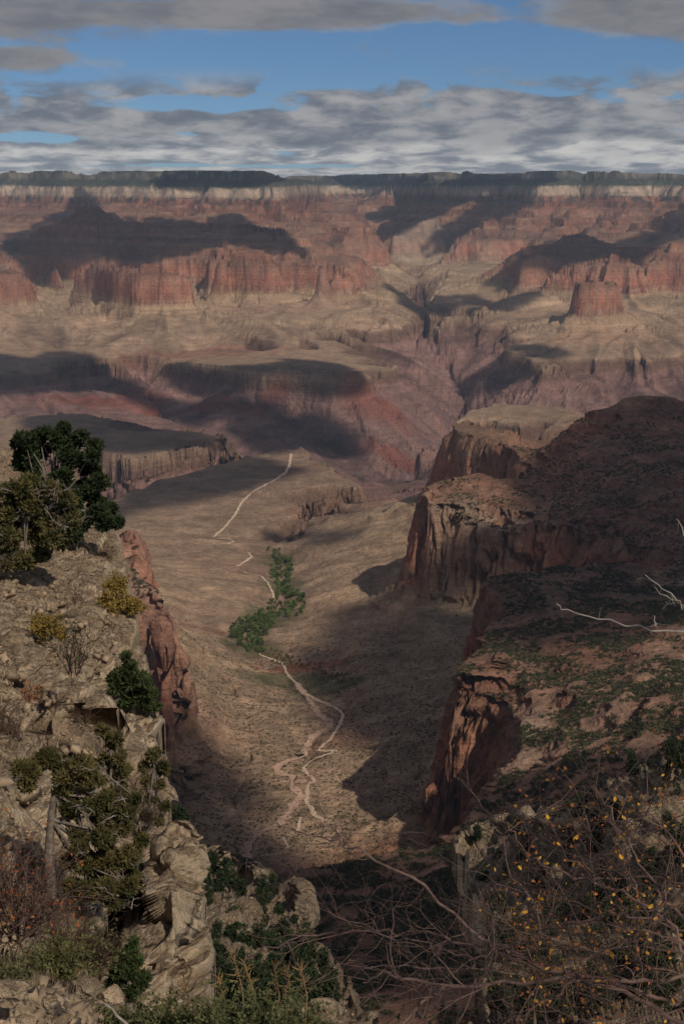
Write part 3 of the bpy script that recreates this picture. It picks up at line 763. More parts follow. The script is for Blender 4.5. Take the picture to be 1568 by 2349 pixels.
# stones and low scrub speckle the nearer slopes
nz = t.node('ShaderNodeSeparateXYZ'); t.put(nz.inputs[0], geo.outputs['Normal'])
flat = t.smooth(nz.outputs[2], 0.55, 0.8)
sp1 = t.voro(pos, 0.14)
spk = t.m('MULTIPLY', t.smooth(sp1, 0.30, 0.20), t.m('MULTIPLY', flat, t.smooth(t.noise(pos, 0.02, 4), 0.42, 0.58)))
spk = t.m('MULTIPLY', spk, t.m('SUBTRACT', 1.0, t.smooth(sz.outputs[1], 4500.0, 7000.0)))
cc = t.mix(t.m('MULTIPLY', spk, 0.75), cc, (0.075, 0.075, 0.045))
st1 = t.voro(pos, 0.33)
stm = t.m('MULTIPLY', t.smooth(st1, 0.20, 0.12), t.m('SUBTRACT', 1.0, t.smooth(sz.outputs[1], 2200.0, 3600.0)))
cc = t.mix(t.m('MULTIPLY', stm, 0.6), cc, (0.42, 0.31, 0.23))
hgt = t.m('ADD', t.m('MULTIPLY', nA, 26.0), t.m('MULTIPLY', nB, 9.0))
hgt = t.m('ADD', hgt, t.m('MULTIPLY', nC, 6.0))
bs = t.node('ShaderNodeBsdfPrincipled')
t.put(bs.inputs['Base Color'], cc); bs.inputs['Roughness'].default_value = 0.95
bs.inputs['Specular IOR Level'].default_value = 0.1
t.put(bs.inputs['Normal'], t.bump(hgt, 0.8, 1.0))
t.l.new(bs.outputs[0], t.node('ShaderNodeOutputMaterial').inputs[0])
ter = mesh_grid('canyon_terrain', TER, tm, {'rock': C})
tagit(ter, kind='structure')
# ------------------------------------------------------------------ clouds overhead, out of view, shaped to cast the shade outlined below
SHADE = [
 [(0, 557), (31, 545), (71, 530), (75, 516), (122, 504), (153, 482), (172, 442), (220, 442), (240, 483), (282, 500), (435, 503), (470, 514), (500, 500), (560, 494), (600, 515), (653, 523), (690, 560), (755, 618), (720, 600), (687, 583), (602, 578), (533, 556), (440, 575), (374, 594), (327, 615),
  (272, 601), (231, 591), (184, 606), (146, 621), (129, 649), (68, 652), (51, 604), (10, 580)],
 [(345, 396), (450, 394), (560, 394), (660, 402), (655, 412), (560, 430), (430, 436), (350, 426)],
 [(840, 500), (905, 468), (960, 450), (1010, 432), (1060, 400), (1300, 398), (1280, 412), (1200, 432), (1110, 442), (1060, 470), (980, 500), (930, 535), (875, 550), (850, 540), (900, 500), (860, 510)],
 [(960, 595), (1000, 540), (1060, 510), (1100, 470), (1200, 440), (1240, 470), (1130, 500), (1060, 545), (1010, 580), (970, 598)],
 [(740, 400), (1000, 400), (950, 425), (880, 440), (800, 430)],
 [(1010, 722), (960, 728), (930, 700), (895, 660), (905, 655), (960, 700), (1020, 690), (1100, 675), (1150, 640), (1190, 585), (1290, 545), (1310, 524), (1345, 526), (1370, 555), (1440, 560), (1568, 480), (1700, 450), (1700, 520), (1568, 545), (1500, 575), (1468, 606), (1400, 590), (1290, 612), (1230, 600),
  (1180, 650), (1100, 690), (1030, 715)],
 [(1090, 700), (1150, 685), (1260, 655), (1270, 668), (1180, 716), (1120, 712)],
 [(1058, 908), (1110, 860), (1170, 822), (1200, 818), (1240, 840), (1240, 872), (1150, 892), (1080, 912)],
 [(1185, 815), (1220, 800), (1285, 792), (1330, 806), (1260, 825)],
 [(-300, 815), (48, 814), (82, 828), (163, 810), (238, 814), (258, 835), (250, 870), (340, 880), (352, 905), (400, 930), (470, 985), (400, 965), (320, 925), (230, 893), (100, 900), (-300, 905)],
 [(385, 846), (440, 832), (560, 842), (690, 828), (790, 832), (835, 855), (850, 903), (700, 908), (655, 880), (630, 862), (560, 856), (545, 900), (440, 905), (380, 880)],
 [(400, 962), (430, 925), (560, 905), (700, 942), (640, 962), (540, 950), (470, 988)],
 [(60, 965), (200, 950), (290, 965), (400, 990), (480, 995), (540, 1010), (500, 1022), (400, 1030), (300, 1042), (230, 1036), (80, 1000)],
 [(545, 1010), (560, 975), (700, 955), (820, 980), (850, 1040), (760, 1050), (700, 1033), (600, 1046)],
 [(-300, 1200), (270, 1165), (350, 1110), (450, 1080), (560, 1060), (700, 1064), (715, 1078), (640, 1100), (560, 1130), (450, 1150), (330, 1168), (200, 1220)],
 [(660, 1238), (720, 1222), (850, 1200), (910, 1180), (860, 1215), (740, 1247), (680, 1260)],
 [(690, 1150), (760, 1160), (850, 1165), (800, 1185), (720, 1180)],
 [(1265, 1190), (1275, 1130), (1300, 1080), (1320, 1045), (1345, 1000), (1385, 943), (1480, 903), (1568, 918), (2300, 900), (2300, 1360), (1568, 1400), (1500, 1450), (1350, 1450), (1250, 1500), (1180, 1560), (1100, 1600), (1045, 1640), (1020, 1680), (1010, 1740), (880, 1730), (790, 1680), (790, 1630),
  (740, 1560), (745, 1530), (800, 1460), (880, 1405), (1060, 1385), (1200, 1340), (1240, 1260)],
 [(360, 1730), (480, 1700), (600, 1740), (655, 1800), (630, 1880), (560, 1950), (330, 1960)],
 [(440, 1960), (560, 1955), (640, 1930), (760, 1915), (860, 1950), (1000, 1975), (1060, 2010), (1100, 2080), (1250, 1990), (1240, 1880), (1350, 1860), (1450, 1790), (1568, 1740), (2300, 1700), (2300, 2600), (100, 2600)],
 [(290, 1380), (330, 1360), (380, 1390), (340, 1400)], [(400, 1330), (560, 1330), (480, 1350)],
]
CH = 2600.0
cosz = sd.z
yy = math.cos(TH) - (Zg / Yg) * math.sin(TH)          # forward distance per unit of Y
b_ = (math.sin(TH) + (Zg / Yg) * math.cos(TH)) / yy
a_ = (Xg / Yg) / yy
PX = 784 + a_ * FPX; PY = 1174.5 - b_ * FPX
tz = Zg / Yg
rm = np.maximum.accumulate(tz, axis=0)
seen = np.ones_like(tz, bool); seen[1:] = tz[1:] > rm[:-1]
xs_ = PX[seen]; ys_ = PY[seen]
dark = np.zeros(xs_.shape, bool)
wob = 9 * fbm(xs_ / 60, ys_ / 40, 3, 5)
xw = xs_ + wob; yw = ys_ + wob * .5
for poly in SHADE:
    ins = np.zeros(xs_.shape, bool)
    for (x0, y0), (x1, y1) in zip(poly, poly[1:] + poly[:1]):
        if y0 == y1: continue
        c = ((y0 > yw) != (y1 > yw)) & (xw < (x1 - x0) * (yw - y0) / (y1 - y0) + x0)
        ins ^= c
    dark |= ins
LIT = [[(930, 1120), (1060, 1105), (1180, 1110), (1140, 1235), (1090, 1345), (930, 1345)], [(1000, 1000), (1185, 1000), (1185, 1090), (1000, 1140)], [(990, 1600), (1165, 1640), (1190, 1720), (1060, 1900), (980, 1900)], [(1090, 1600), (1600, 1500), (1600, 1760), (1400, 1790), (1180, 1850)]]
litw = np.ones(xs_.shape)
for poly in LIT:
    ins = np.zeros(xs_.shape, bool)
    for (x0, y0), (x1, y1) in zip(poly, poly[1:] + poly[:1]):
        if y0 != y1: ins ^= ((y0 > ys_) != (y1 > ys_)) & (xs_ < (x1 - x0) * (ys_ - y0) / (y1 - y0) + x0)
    dark &= ~ins; litw[ins] = 5
k_ = (CH - Zg[seen]) / sd.z
QX = Xg[seen] + sd.x * k_; QY = Yg[seen] + sd.y * k_
CS = 32.0
qx0, qy0 = -9000.0, -5500.0
GX, GY = 640, 820
gi = ((QX - qx0) / CS).astype(int); gj = ((QY - qy0) / CS).astype(int)
ok = (gi >= 0) & (gi < GX) & (gj >= 0) & (gj < GY)
dg = np.zeros((GY, GX)); lg = np.zeros((GY, GX))
np.add.at(dg, (gj[ok & dark], gi[ok & dark]), 1); np.add.at(lg, (gj[ok & ~dark], gi[ok & ~dark]), litw[ok & ~dark])
tot = dg + lg
val = np.where(tot > 0, (dg - lg) / np.maximum(tot, 1), 0); wt = np.minimum(tot, 3) / 3.0
def blur(a, n):
    for _ in range(n):
        p = np.pad(a, 1, mode='edge'); a = (p[1:-1, 1:-1] * 2 + p[:-2, 1:-1] + p[2:, 1:-1] + p[1:-1, :-2] + p[1:-1, 2:]) / 6
    return a
num = blur(val * wt, 3); den = blur(wt, 3)
field = np.where(den > 0.02, num / np.maximum(den, 0.02), 0)
gyy, gxx = np.indices((GY, GX)); cx = qx0 + (gxx + .5) * CS; cy = qy0 + (gyy + .5) * CS
kk = (CH + 20) / sd.z                                  # keep the rim itself in the sun
rr = np.hypot(cx - sd.x * kk, cy - sd.y * kk)
field = np.where(rr < 430, -1, field)
occ = field > 0.05
thick = blur(blur(occ.astype(float), 7) * occ, 2)
dens = np.clip(blur(occ.astype(float), 7) * 2 - .75, 0, 1)
cm = bpy.data.materials.new('cloud_vapour'); cm.use_nodes = True
t = NT(cm.node_tree)
bs = t.node('ShaderNodeBsdfPrincipled'); t.put(bs.inputs['Base Color'], (0.85, 0.86, 0.88)); bs.inputs['Roughness'].default_value = 1.0
tr = t.node('ShaderNodeBsdfTransparent'); mx_ = t.node('ShaderNodeMixShader')
t.put(mx_.inputs[0], t.m('MULTIPLY', t.smooth(t.node('ShaderNodeAttribute', attribute_name='vapour').outputs['Fac'], 0.0, 0.6), 0.90))
t.l.new(tr.outputs[0], mx_.inputs[1]); t.l.new(bs.outputs[0], mx_.inputs[2])
t.l.new(mx_.outputs[0], t.node('ShaderNodeOutputMaterial').inputs[0])
lab = np.zeros((GY, GX), int); nl = 0
for j0 in range(GY):
    for i0_ in np.nonzero(occ[j0] & (lab[j0] == 0))[0]:
        if lab[j0, i0_]: continue
        nl += 1; st = [(j0, i0_)]; lab[j0, i0_] = nl
        while st:
            j, i = st.pop()
            for a, b in ((j + 1, i), (j - 1, i), (j, i + 1), (j, i - 1)):
                if 0 <= a < GY and 0 <= b < GX and occ[a, b] and not lab[a, b]:
                    lab[a, b] = nl; st.append((a, b))
puff = 260 * thick * (0.8 + 0.5 * fbm(cx / 300, cy / 300, 4, 3))
for L_ in range(1, nl + 1):
    m_ = lab == L_
    if m_.sum() < 10: continue
    jj, ii = np.nonzero(m_)
    j0, j1, i0_, i1_ = jj.min(), jj.max() + 2, ii.min(), ii.max() + 2
    sub = m_[j0:j1 - 1, i0_:i1_ - 1]
    XX = qx0 + np.arange(i0_, i1_) * CS; YY = qy0 + np.arange(j0, j1) * CS
    GXx, GYy = np.meshgrid(XX, YY)
    pf = np.clip(puff[j0:j1, i0_:i1_], 0, None) if j1 <= GY and i1_ <= GX else np.zeros(GXx.shape)
    if pf.shape != GXx.shape: continue
    top = np.stack([GXx, GYy, CH + pf], -1); bot = np.stack([GXx, GYy, CH - pf * .25 - 6], -1)
    n, mm = GXx.shape
    idx = np.arange(n * mm).reshape(n, mm)
    q = np.stack([idx[:-1, :-1], idx[:-1, 1:], idx[1:, 1:], idx[1:, :-1]], -1)[sub]
    me = bpy.data.meshes.new('cloud')
    me.from_pydata(np.concatenate([top.reshape(-1, 3), bot.reshape(-1, 3)]).tolist(), [], q.tolist() + (q[:, ::-1] + n * mm).tolist())
    me.materials.append(cm)
    at_ = me.attributes.new('vapour', 'FLOAT', 'POINT'); dd_ = dens[j0:j1, i0_:i1_].ravel(); at_.data.foreach_set('value', np.concatenate([dd_, dd_]).astype(np.float32))
    o = bpy.data.objects.new('cloud', me); COL.objects.link(o); tagit(o, kind='structure')  # unseen by the camera, there for the shadow it casts

# ------------------------------------------------------------------ looking things up on the ground
tanZ = Zg / Yg
def ground(px, py):
    """first point of the terrain met by the ray through (px, py)"""
    u, t = ray(px, py)
    c = (u - U0) / (us[1] - us[0]); i = int(np.clip(c, 0, NU - 2)); f = c - i
    col = tanZ[:, i] * (1 - f) + tanZ[:, i + 1] * f
    j = int(np.argmax(col >= t))
    if j == 0: j = 1
    k = (t - col[j - 1]) / (col[j] - col[j - 1] + 1e-9); k = min(max(k, 0), 1)
    Yc = Yg[:, i] * (1 - f) + Yg[:, i + 1] * f
    Y = Yc[j - 1] * (1 - k) + Yc[j] * k
    return (u * Y, Y, t * Y)
def zat(X, Y):
    """height of the terrain at a place in plan"""
    c = (X / Y - U0) / (us[1] - us[0]); i = int(np.clip(c, 0, NU - 2)); f = c - i
    za = np.interp(Y, Yg[:, i], Zg[:, i]); zb = np.interp(Y, Yg[:, i + 1], Zg[:, i + 1])
    return za * (1 - f) + zb * f

def mat(name, colr, rough=0.9, var=0.25, scale=3.0, col2=None, bump=0.0, bscale=20.0, trans=0.0, rnd=0.0):
    m_ = bpy.data.materials.new(name); m_.use_nodes = True
    t = NT(m_.node_tree)
    ob = t.node('ShaderNodeTexCoord').outputs['Object']
    n = t.noise(ob, scale, 6, 0.6)
    c = t.mix(t.smooth(n, 0.35, 0.65), tuple(x * (1 - var) for x in colr), tuple(min(x * (1 + var), 1) for x in (col2 or colr)))
    if rnd:
        oi = t.node('ShaderNodeObjectInfo').outputs['Random']
        c = t.mix(1.0, c, t.m('ADD', t.m('MULTIPLY', oi, rnd), 1 - rnd / 2), 'MULTIPLY')
    b = t.node('ShaderNodeBsdfPrincipled')
    t.put(b.inputs['Base Color'], c); b.inputs['Roughness'].default_value = rough
    b.inputs['Specular IOR Level'].default_value = 0.2
    if bump: t.put(b.inputs['Normal'], t.bump(t.noise(ob, bscale, 6, 0.6), 0.8, bump))
    t.l.new(b.outputs[0], t.node('ShaderNodeOutputMaterial').inputs[0])
    return m_

def raw_mesh(name, V, F, mt, parent=None, smooth=False):
    me = bpy.data.meshes.new(name)
    V = np.asarray(V, np.float32); F = np.asarray(F, np.int32); k = F.shape[1]
    me.vertices.add(len(V)); me.vertices.foreach_set('co', V.ravel())
    me.loops.add(F.size); me.loops.foreach_set('vertex_index', F.ravel())
    me.polygons.add(len(F)); me.polygons.foreach_set('loop_start', (np.arange(len(F)) * k).astype(np.int32))
    me.update(calc_edges=True)
    if smooth: me.polygons.foreach_set('use_smooth', np.ones(len(F), bool))
    me.materials.append(mt)
    o = bpy.data.objects.new(name, me); COL.objects.link(o)
    if parent: o.parent = parent
    return o

def empty(name, loc, label, cat, group=None):
    o = bpy.data.objects.new(name, None); COL.objects.link(o); o.location = loc
    o.empty_display_size = 0.2
    return tagit(o, label, cat, group)

# ------------------------------------------------------------------ near rock: pale limestone
lime = bpy.data.materials.new('pale_limestone'); lime.use_nodes = True
def limestone(m_, tone=1.0, S_=1.0, warm=0.0):
    t = NT(m_.node_tree)
    ge = t.node('ShaderNodeNewGeometry'); ps = t.vm('MULTIPLY', ge.outputs['Position'], (S_, S_, S_))
    nz = t.node('ShaderNodeSeparateXYZ'); t.put(nz.inputs[0], ge.outputs['Normal'])
    a = t.noise(ps, 0.35, 8, 0.62); b = t.noise(ps, 2.6, 8, 0.68, 0.4); c = t.noise(ps, 13.0, 5, 0.65)
    rock_ = t.mix(t.smooth(a, 0.34, 0.66), (.34 * tone, .255 * tone, .170 * tone), (.54 * tone, .425 * tone, .295 * tone))
    rock_ = t.mix(t.m('MULTIPLY', t.smooth(b, 0.50, 0.70), 0.55), rock_, (.37 * tone, .24 * tone, .15 * tone))      # rusty stain
    rock_ = t.mix(t.m('MULTIPLY', t.smooth(t.noise(ps, 0.9, 6, .6), 0.60, 0.72), 0.75), rock_, (.10, .092, .082))    # dark weathering
    soil = t.mix(t.smooth(c, 0.4, 0.6), (.20, .140, .090), (.33, .240, .158))
    stn = t.voro(ps, 4.0)
    soil = t.mix(t.smooth(stn, 0.26, 0.18), soil, (.46, .39, .31))
    flatm = t.m('MULTIPLY', t.smooth(nz.outputs[2], 0.62, 0.80), t.smooth(b, 0.30, 0.55))
    cc_ = t.mix(flatm, rock_, soil)
    crack = t.voro(t.vm('ADD', ps, t.vm('MULTIPLY', t.noise(ps, 1.5, 4, out=1), (0.9, 0.9, 0.9))), 0.95, 'DISTANCE_TO_EDGE')
    ck = t.m('MULTIPLY', t.smooth(crack, 0.05, 0.0), t.m('SUBTRACT', 1.0, flatm))
    cc_ = t.mix(t.m('MULTIPLY', ck, 0.55), cc_, (.07, .055, .045))
    cc_ = t.mix(1.0, cc_, t.m('ADD', t.m('MULTIPLY', c, 0.7), 0.65), 'MULTIPLY')
    h = t.m('ADD', t.m('ADD', t.m('MULTIPLY', b, 0.55), t.m('MULTIPLY', c, 0.16)), t.m('MULTIPLY', t.smooth(crack, 0.0, 0.10), 0.22))
    h = t.m('ADD', h, t.m('MULTIPLY', t.noise(ps, 45.0, 3, 0.6), 0.05))
    h = t.m('ADD', h, t.m('MULTIPLY', t.m('MULTIPLY', t.smooth(stn, 0.3, 0.1), flatm), 0.10))
    bs_ = t.node('ShaderNodeBsdfPrincipled'); t.put(bs_.inputs['Base Color'], cc_); bs_.inputs['Roughness'].default_value = 0.92
    bs_.inputs['Specular IOR Level'].default_value = 0.15
    t.put(bs_.inputs['Normal'], t.bump(h, 1.0, 0.45 / S_))
    t.l.new(bs_.outputs[0], t.node('ShaderNodeOutputMaterial').inputs[0])
limestone(lime, 1.12)
lime_far = bpy.data.materials.new('limestone_farther'); lime_far.use_nodes = True
limestone(lime_far, 0.72, 0.16)

def pip(poly, x, y):
    ins = np.zeros(x.shape, bool)
    for (x0, y0), (x1, y1) in zip(poly, poly[1:] + poly[:1]):
        if y0 != y1:
            ins ^= ((y0 > y) != (y1 > y)) & (x < (x1 - x0) * (y - y0) / (y1 - y0) + x0)
    return ins

NEAR = []      # sheets for placing plants on
def rock_sheet(name, box, step_, poly, picks, mt, rough, back, edge_px=40, seed=1, cells=(2.6, 0.9, 0.32), wob=10, fine=False):
    """a rock face: depth picked at places, broken into blocks and beds, rounded at its outline and closed behind"""
    x0, x1, y0, y1 = box
    px = np.arange(x0, x1 + .1, step_); py = np.arange(y0, y1 + .1, step_)
    nx, ny = len(px), len(py)
    k = 4
    fx = np.zeros((ny, nx)); fmk = np.zeros((ny, nx), bool)
    for pts in picks:
        pts = [pts] if not isinstance(pts, list) else pts
        if len(pts) == 1: pts = pts * 2
        for a, b in zip(pts[:-1], pts[1:]):
            n = int(max(abs(a[0] - b[0]), abs(a[1] - b[1])) / step_ * 1.5) + 2
            for s_ in np.linspace(0, 1, n):
                X = a[0] + (b[0] - a[0]) * s_; Yp = a[1] + (b[1] - a[1]) * s_
                i = int(round((X - x0) / step_)); j = int(round((Yp - y0) / step_))
                if 0 <= i < nx and 0 <= j < ny:
                    fx[j, i] = math.log(a[2]) + (math.log(b[2]) - math.log(a[2])) * s_; fmk[j, i] = True
    dep = laplace(nx, ny, fx, fmk, 1.0, 1.0, its=90, levels=4)
    for _ in range(14):
        p = np.pad(dep, 1, mode='edge'); dep = (p[1:-1, 1:-1] * 2 + p[:-2, 1:-1] + p[2:, 1:-1] + p[1:-1, :-2] + p[1:-1, 2:]) / 6
    dep = np.exp(dep)
    PXX, PYY = np.meshgrid(px, py)
    wn = fbm(PXX / 45, PYY / 45, 4, seed + 5, .55) * wob; wn2 = fbm(PXX / 38 + 9, PYY / 38, 4, seed + 6, .55) * wob
    ins = pip(poly, PXX + wn, PYY + wn2)
    soft = ins.astype(float)
    nb = max(2, int((edge_px / step_) ** 2 / 6))
    nb = min(nb, 60)
    for _ in range(nb):
        p = np.pad(soft, 1, mode='edge'); soft = (p[1:-1, 1:-1] * 2 + p[:-2, 1:-1] + p[2:, 1:-1] + p[1:-1, :-2] + p[1:-1, 2:]) / 6
    a_ = (PXX - 784) / FPX; b_ = (1174.5 - PYY) / FPX
    yy_ = math.cos(TH) + b_ * math.sin(TH); zz_ = -math.sin(TH) + b_ * math.cos(TH)
    uu = a_ / yy_; tt_ = zz_ / yy_
    q_ok = ins[:-1, :-1] & ins[1:, :-1] & ins[:-1, 1:] & ins[1:, 1:]
    idx = np.arange(nx * ny).reshape(ny, nx)
    q = np.stack([idx[:-1, :-1], idx[1:, :-1], idx[1:, 1:], idx[:-1, 1:]], -1)[q_ok]
    ed_ = np.concatenate([q[:, [0, 1]], q[:, [1, 2]], q[:, [2, 3]], q[:, [3, 0]]])
    key = ed_[:, 0].astype(np.int64) * nx * ny + ed_[:, 1]; rkey = ed_[:, 1].astype(np.int64) * nx * ny + ed_[:, 0]
    bd = ed_[~np.isin(key, rkey)]
    # even out the steps of the outline
    fpx = PXX.ravel().copy(); fpy = PYY.ravel().copy()
    for _ in range(8):
        for arr in (fpx, fpy):
            acc_ = np.zeros_like(arr); n_ = np.zeros_like(arr)
            np.add.at(acc_, bd[:, 0], arr[bd[:, 1]]); np.add.at(n_, bd[:, 0], 1)
            np.add.at(acc_, bd[:, 1], arr[bd[:, 0]]); np.add.at(n_, bd[:, 1], 1)
            m_ = n_ > 0
            arr[m_] = arr[m_] * .5 + .5 * acc_[m_] / n_[m_]
    a_ = (fpx.reshape(ny, nx) - 784) / FPX; b_ = (1174.5 - fpy.reshape(ny, nx)) / FPX
    yy_ = math.cos(TH) + b_ * math.sin(TH); zz_ = -math.sin(TH) + b_ * math.cos(TH)
    uu = a_ / yy_; tt_ = zz_ / yy_
    edge = np.clip((1 - soft) * 2, 0, 1)
    dep2 = dep + back * 0.45 * edge ** 2.2
    P = np.stack([uu * dep2, dep2, tt_ * dep2], -1)
    Ps = np.stack([uu * dep, dep, tt_ * dep], -1)
    Nn = np.cross(np.gradient(Ps, axis=0), np.gradient(Ps, axis=1)); Nn /= np.linalg.norm(Nn, axis=2)[..., None] + 1e-9
    Nn *= np.sign(np.median(-(Nn * Ps).sum(2)))
    near_ins = soft.ravel() > 0.02
    Q = Ps.reshape(-1, 3)[near_ins]
    c0 = cells[0]
    wq = np.stack([fbm(Q[:, 0] / c0 + 2, (Q[:, 2] + .5 * Q[:, 1]) / c0, 3, seed + 9), fbm(Q[:, 1] / c0, Q[:, 2] / c0 + 7, 3, seed + 19), fbm(Q[:, 0] / c0 - .4 * Q[:, 1] / c0, Q[:, 2] / c0 + 3, 3, seed + 29)], -1) * 0.28 * c0
    up_ = np.abs(Nn[..., 2]).ravel()[near_ins]; calm = 1 - 0.6 * smooth01(up_, .6, .9)
    Dq = np.zeros(len(Q))
    sets = [(c0, 1.0, .62, .40, .22, 1), (c0 * 2.4, 1.0, .16, .16, .05, 1), (cells[1], 1.0, .7, .26, .20, 1), (cells[2], 1, .75, .22, .18, 1)]
    wfar = np.ones(len(Q))
    if fine:
        wfar = smooth01(Q[:, 1], 15, 24)
        sets = [(a_0, b_0, c_0, d_0, e_0, wfar) for a_0, b_0, c_0, d_0, e_0, _ in sets[:3]] + [(cells[2], 1, .75, .24, .18, 1), (c0 * .36, 1, .5, .40, .24, 1 - wfar), (c0 * .9, 1, .22, .22, .08, 1 - wfar), (c0 * .05, 1, .8, .3, .2, 1 - wfar)]
    for q_, (c_, sx_, sz_, ai, ac, wgt_) in enumerate(sets):
        F1, F2, idr = worley3((Q + wq) / np.array([c_ * sx_, c_ * sx_, c_ * sz_]), seed * 7 + q_)
        Dq += c_ * (ai * (idr - .5) - ac * (1 - smooth01(F2 - F1, 0.0, 0.14))) * (calm if q_ < 3 else 1) * wgt_
    Dq += (0.10 + 0.24 * wfar) * c0 * fbm((Q[:, 0] + .6 * Q[:, 1]) / (c0 * 1.8), (Q[:, 2] - .3 * Q[:, 1]) / (c0 * 1.8), 6, seed + 3, .55)
    Dd = np.zeros(nx * ny); Dd[near_ins] = Dq; Dd = Dd.reshape(ny, nx) * rough * (1 - 0.75 * edge)
    P = P + Nn * Dd[..., None]
    V = P.reshape(-1, 3)
    used, inv = np.unique(bd, return_inverse=True); inv = inv.reshape(bd.shape)
    rings = [V]; n0 = len(V); prev = used; F = [q]
    for r_ in (1, 2, 3):
        f = r_ / 3.0
        off_ = V[used] * (1 + back * f / V[used][:, 1:2]); off_[:, 2] -= back * 0.5 * f ** 1.6
        rings.append(off_); cur = n0 + np.arange(len(used)); n0 += len(used)
        pa = prev[inv] if r_ > 1 else bd
        F.append(np.stack([pa[:, 1], pa[:, 0], cur[inv[:, 0]], cur[inv[:, 1]]], -1)); prev = cur
    allV = np.concatenate(rings); allF = np.concatenate(F)
    keep = np.unique(allF); remap = -np.ones(len(allV), int); remap[keep] = np.arange(len(keep))
    o = raw_mesh(name, allV[keep], remap[allF], mt, smooth=False)
    NEAR.append((box, step_, dep2, ins))
    return o
def on_near(px, py, k=0):
    """depth of a rock face at a picked place"""
    box, st, dp, ins = NEAR[k]
    i = int(np.clip((px - box[0]) / st, 0, dp.shape[1] - 1)); j = int(np.clip((py - box[2]) / st, 0, dp.shape[0] - 1))
    return at(px, py, float(dp[j, i]))

cl_poly = [(-420, 1000), (-60, 1010), (0, 1018), (60, 1042), (120, 1072), (195, 1108), (240, 1165), (262, 1212), (282, 1238), (290, 1290), (300, 1340), (312, 1400), (325, 1470), (338, 1530), (352, 1600), (366, 1645), (373, 1700),
           (372, 1800), (380, 1850), (392, 1900), (372, 1960), (322, 2010), (290, 2070), (240, 2110), (218, 2160), (190, 2230), (205, 2285), (262, 2306), (340, 2335), (360, 2520), (-420, 2520)]
cl_pick = [[(-400, 1020, 64), (0, 1030, 61), (120, 1080, 60), (200, 1118, 59), (255, 1205, 56)], [(-400, 1300, 40), (0, 1340, 43), (120, 1340, 46), (260, 1300, 50)], [(285, 1250, 53), (300, 1340, 49), (325, 1460, 44)],
           [(-400, 1500, 30), (0, 1500, 34), (100, 1480, 37), (200, 1480, 39)], [(340, 1560, 40), (366, 1660, 36), (372, 1780, 33)], [(150, 1600, 32), (230, 1660, 30), (160, 1700, 27)], [(0, 1640, 26), (-400, 1640, 22)],
           [(240, 1560, 40), (210, 1640, 37), (180, 1700, 34)], [(250, 1720, 31), (330, 1750, 31)], [(0, 1800, 20), (100, 1800, 21), (-400, 1800, 15)], [(250, 1850, 25), (370, 1860, 30)], [(0, 2000, 14), (120, 2000, 15), (250, 2000, 20), (-400, 2000, 10)],
           [(400, 2000, 27), (400, 2500, 22)], [(0, 2150, 10), (150, 2150, 12), (230, 2200, 14), (-400, 2150, 7)], [(0, 2280, 7.0), (200, 2300, 8.5), (300, 2400, 9)], [(-400, 2500, 4.5), (0, 2500, 5.0), (300, 2500, 7)]]
cliff_o = rock_sheet('rocky_cliff', (-420, 460, 1000, 2520), 2.6, cl_poly, cl_pick, lime, 0.58, 8, 34, 3, (2.6, 0.85, 0.3), 12, True)
tagit(cliff_o, kind='structure')
pl_poly = [(400, 1888), (432, 1896), (450, 1920), (456, 1990), (452, 2040), (472, 2060), (480, 2110), (492, 2180), (488, 2240), (496, 2330), (500, 2520), (190, 2520), (210, 2300), (226, 2200), (262, 2140), (300, 2110), (335, 2080), (322, 2020), (338, 1960), (360, 1925), (380, 1900)]
pl_pick = [[(400, 1900, 20.5), (440, 1960, 20.2), (450, 2050, 19.6)], [(330, 2000, 20), (330, 2100, 18.6)], [(390, 1980, 18.9), (400, 2150, 17.6), (400, 2300, 16.4)], [(470, 2100, 18.6), (485, 2300, 17.4)], [(240, 2200, 17), (230, 2400, 14.6)], [(300, 2200, 17.0), (320, 2350, 15.4)], [(200, 2510, 13), (480, 2510, 15)]]
pil = rock_sheet('rock_pillar', (180, 510, 1870, 2520), 2.0, pl_poly, pl_pick, lime, 0.62, 4.0, 40, 11, (1.9, 0.6, 0.22), 8)
tagit(pil, 'tall pale limestone pillar standing below the junipers beside the deep drop', 'rock')
ms_poly = [(440, 1965), (470, 1950), (500, 1985), (560, 1998), (600, 2012), (622, 2022), (648, 2042), (664, 2075), (655, 2108), (700, 2128), (735, 2178), (768, 2200), (795, 2245), (822, 2295), (860, 2365), (900, 2520), (400, 2520), (400, 2000)]
ms_pick = [[(450, 1980, 330), (560, 2010, 290), (640, 2050, 270)], [(500, 2080, 240), (600, 2100, 240), (690, 2140, 230)], [(480, 2200, 180), (620, 2200, 190), (740, 2210, 190)], [(560, 2300, 140), (700, 2320, 140), (810, 2310, 150)], [(480, 2500, 85), (860, 2500, 95)],
           [(620, 2030, 268), (625, 2080, 262)]]
msp = rock_sheet('rocky_spur', (400, 920, 1940, 2520), 2.4, ms_poly, ms_pick, lime_far, 0.8, 24, 30, 21, (15, 6, 2.2), 16)
tagit(msp, kind='structure')
rs_poly = [(1050, 1935), (1068, 1912), (1110, 1902), (1180, 1890), (1240, 1858), (1300, 1842), (1350, 1838), (1382, 1792), (1440, 1772), (1505, 1742), (1568, 1700), (2000, 1600), (2000, 2520), (1070, 2520), (1088, 2349), (1105, 2260), (1120, 2190), (1128, 2110), (1085, 2072), (1070, 2010)]
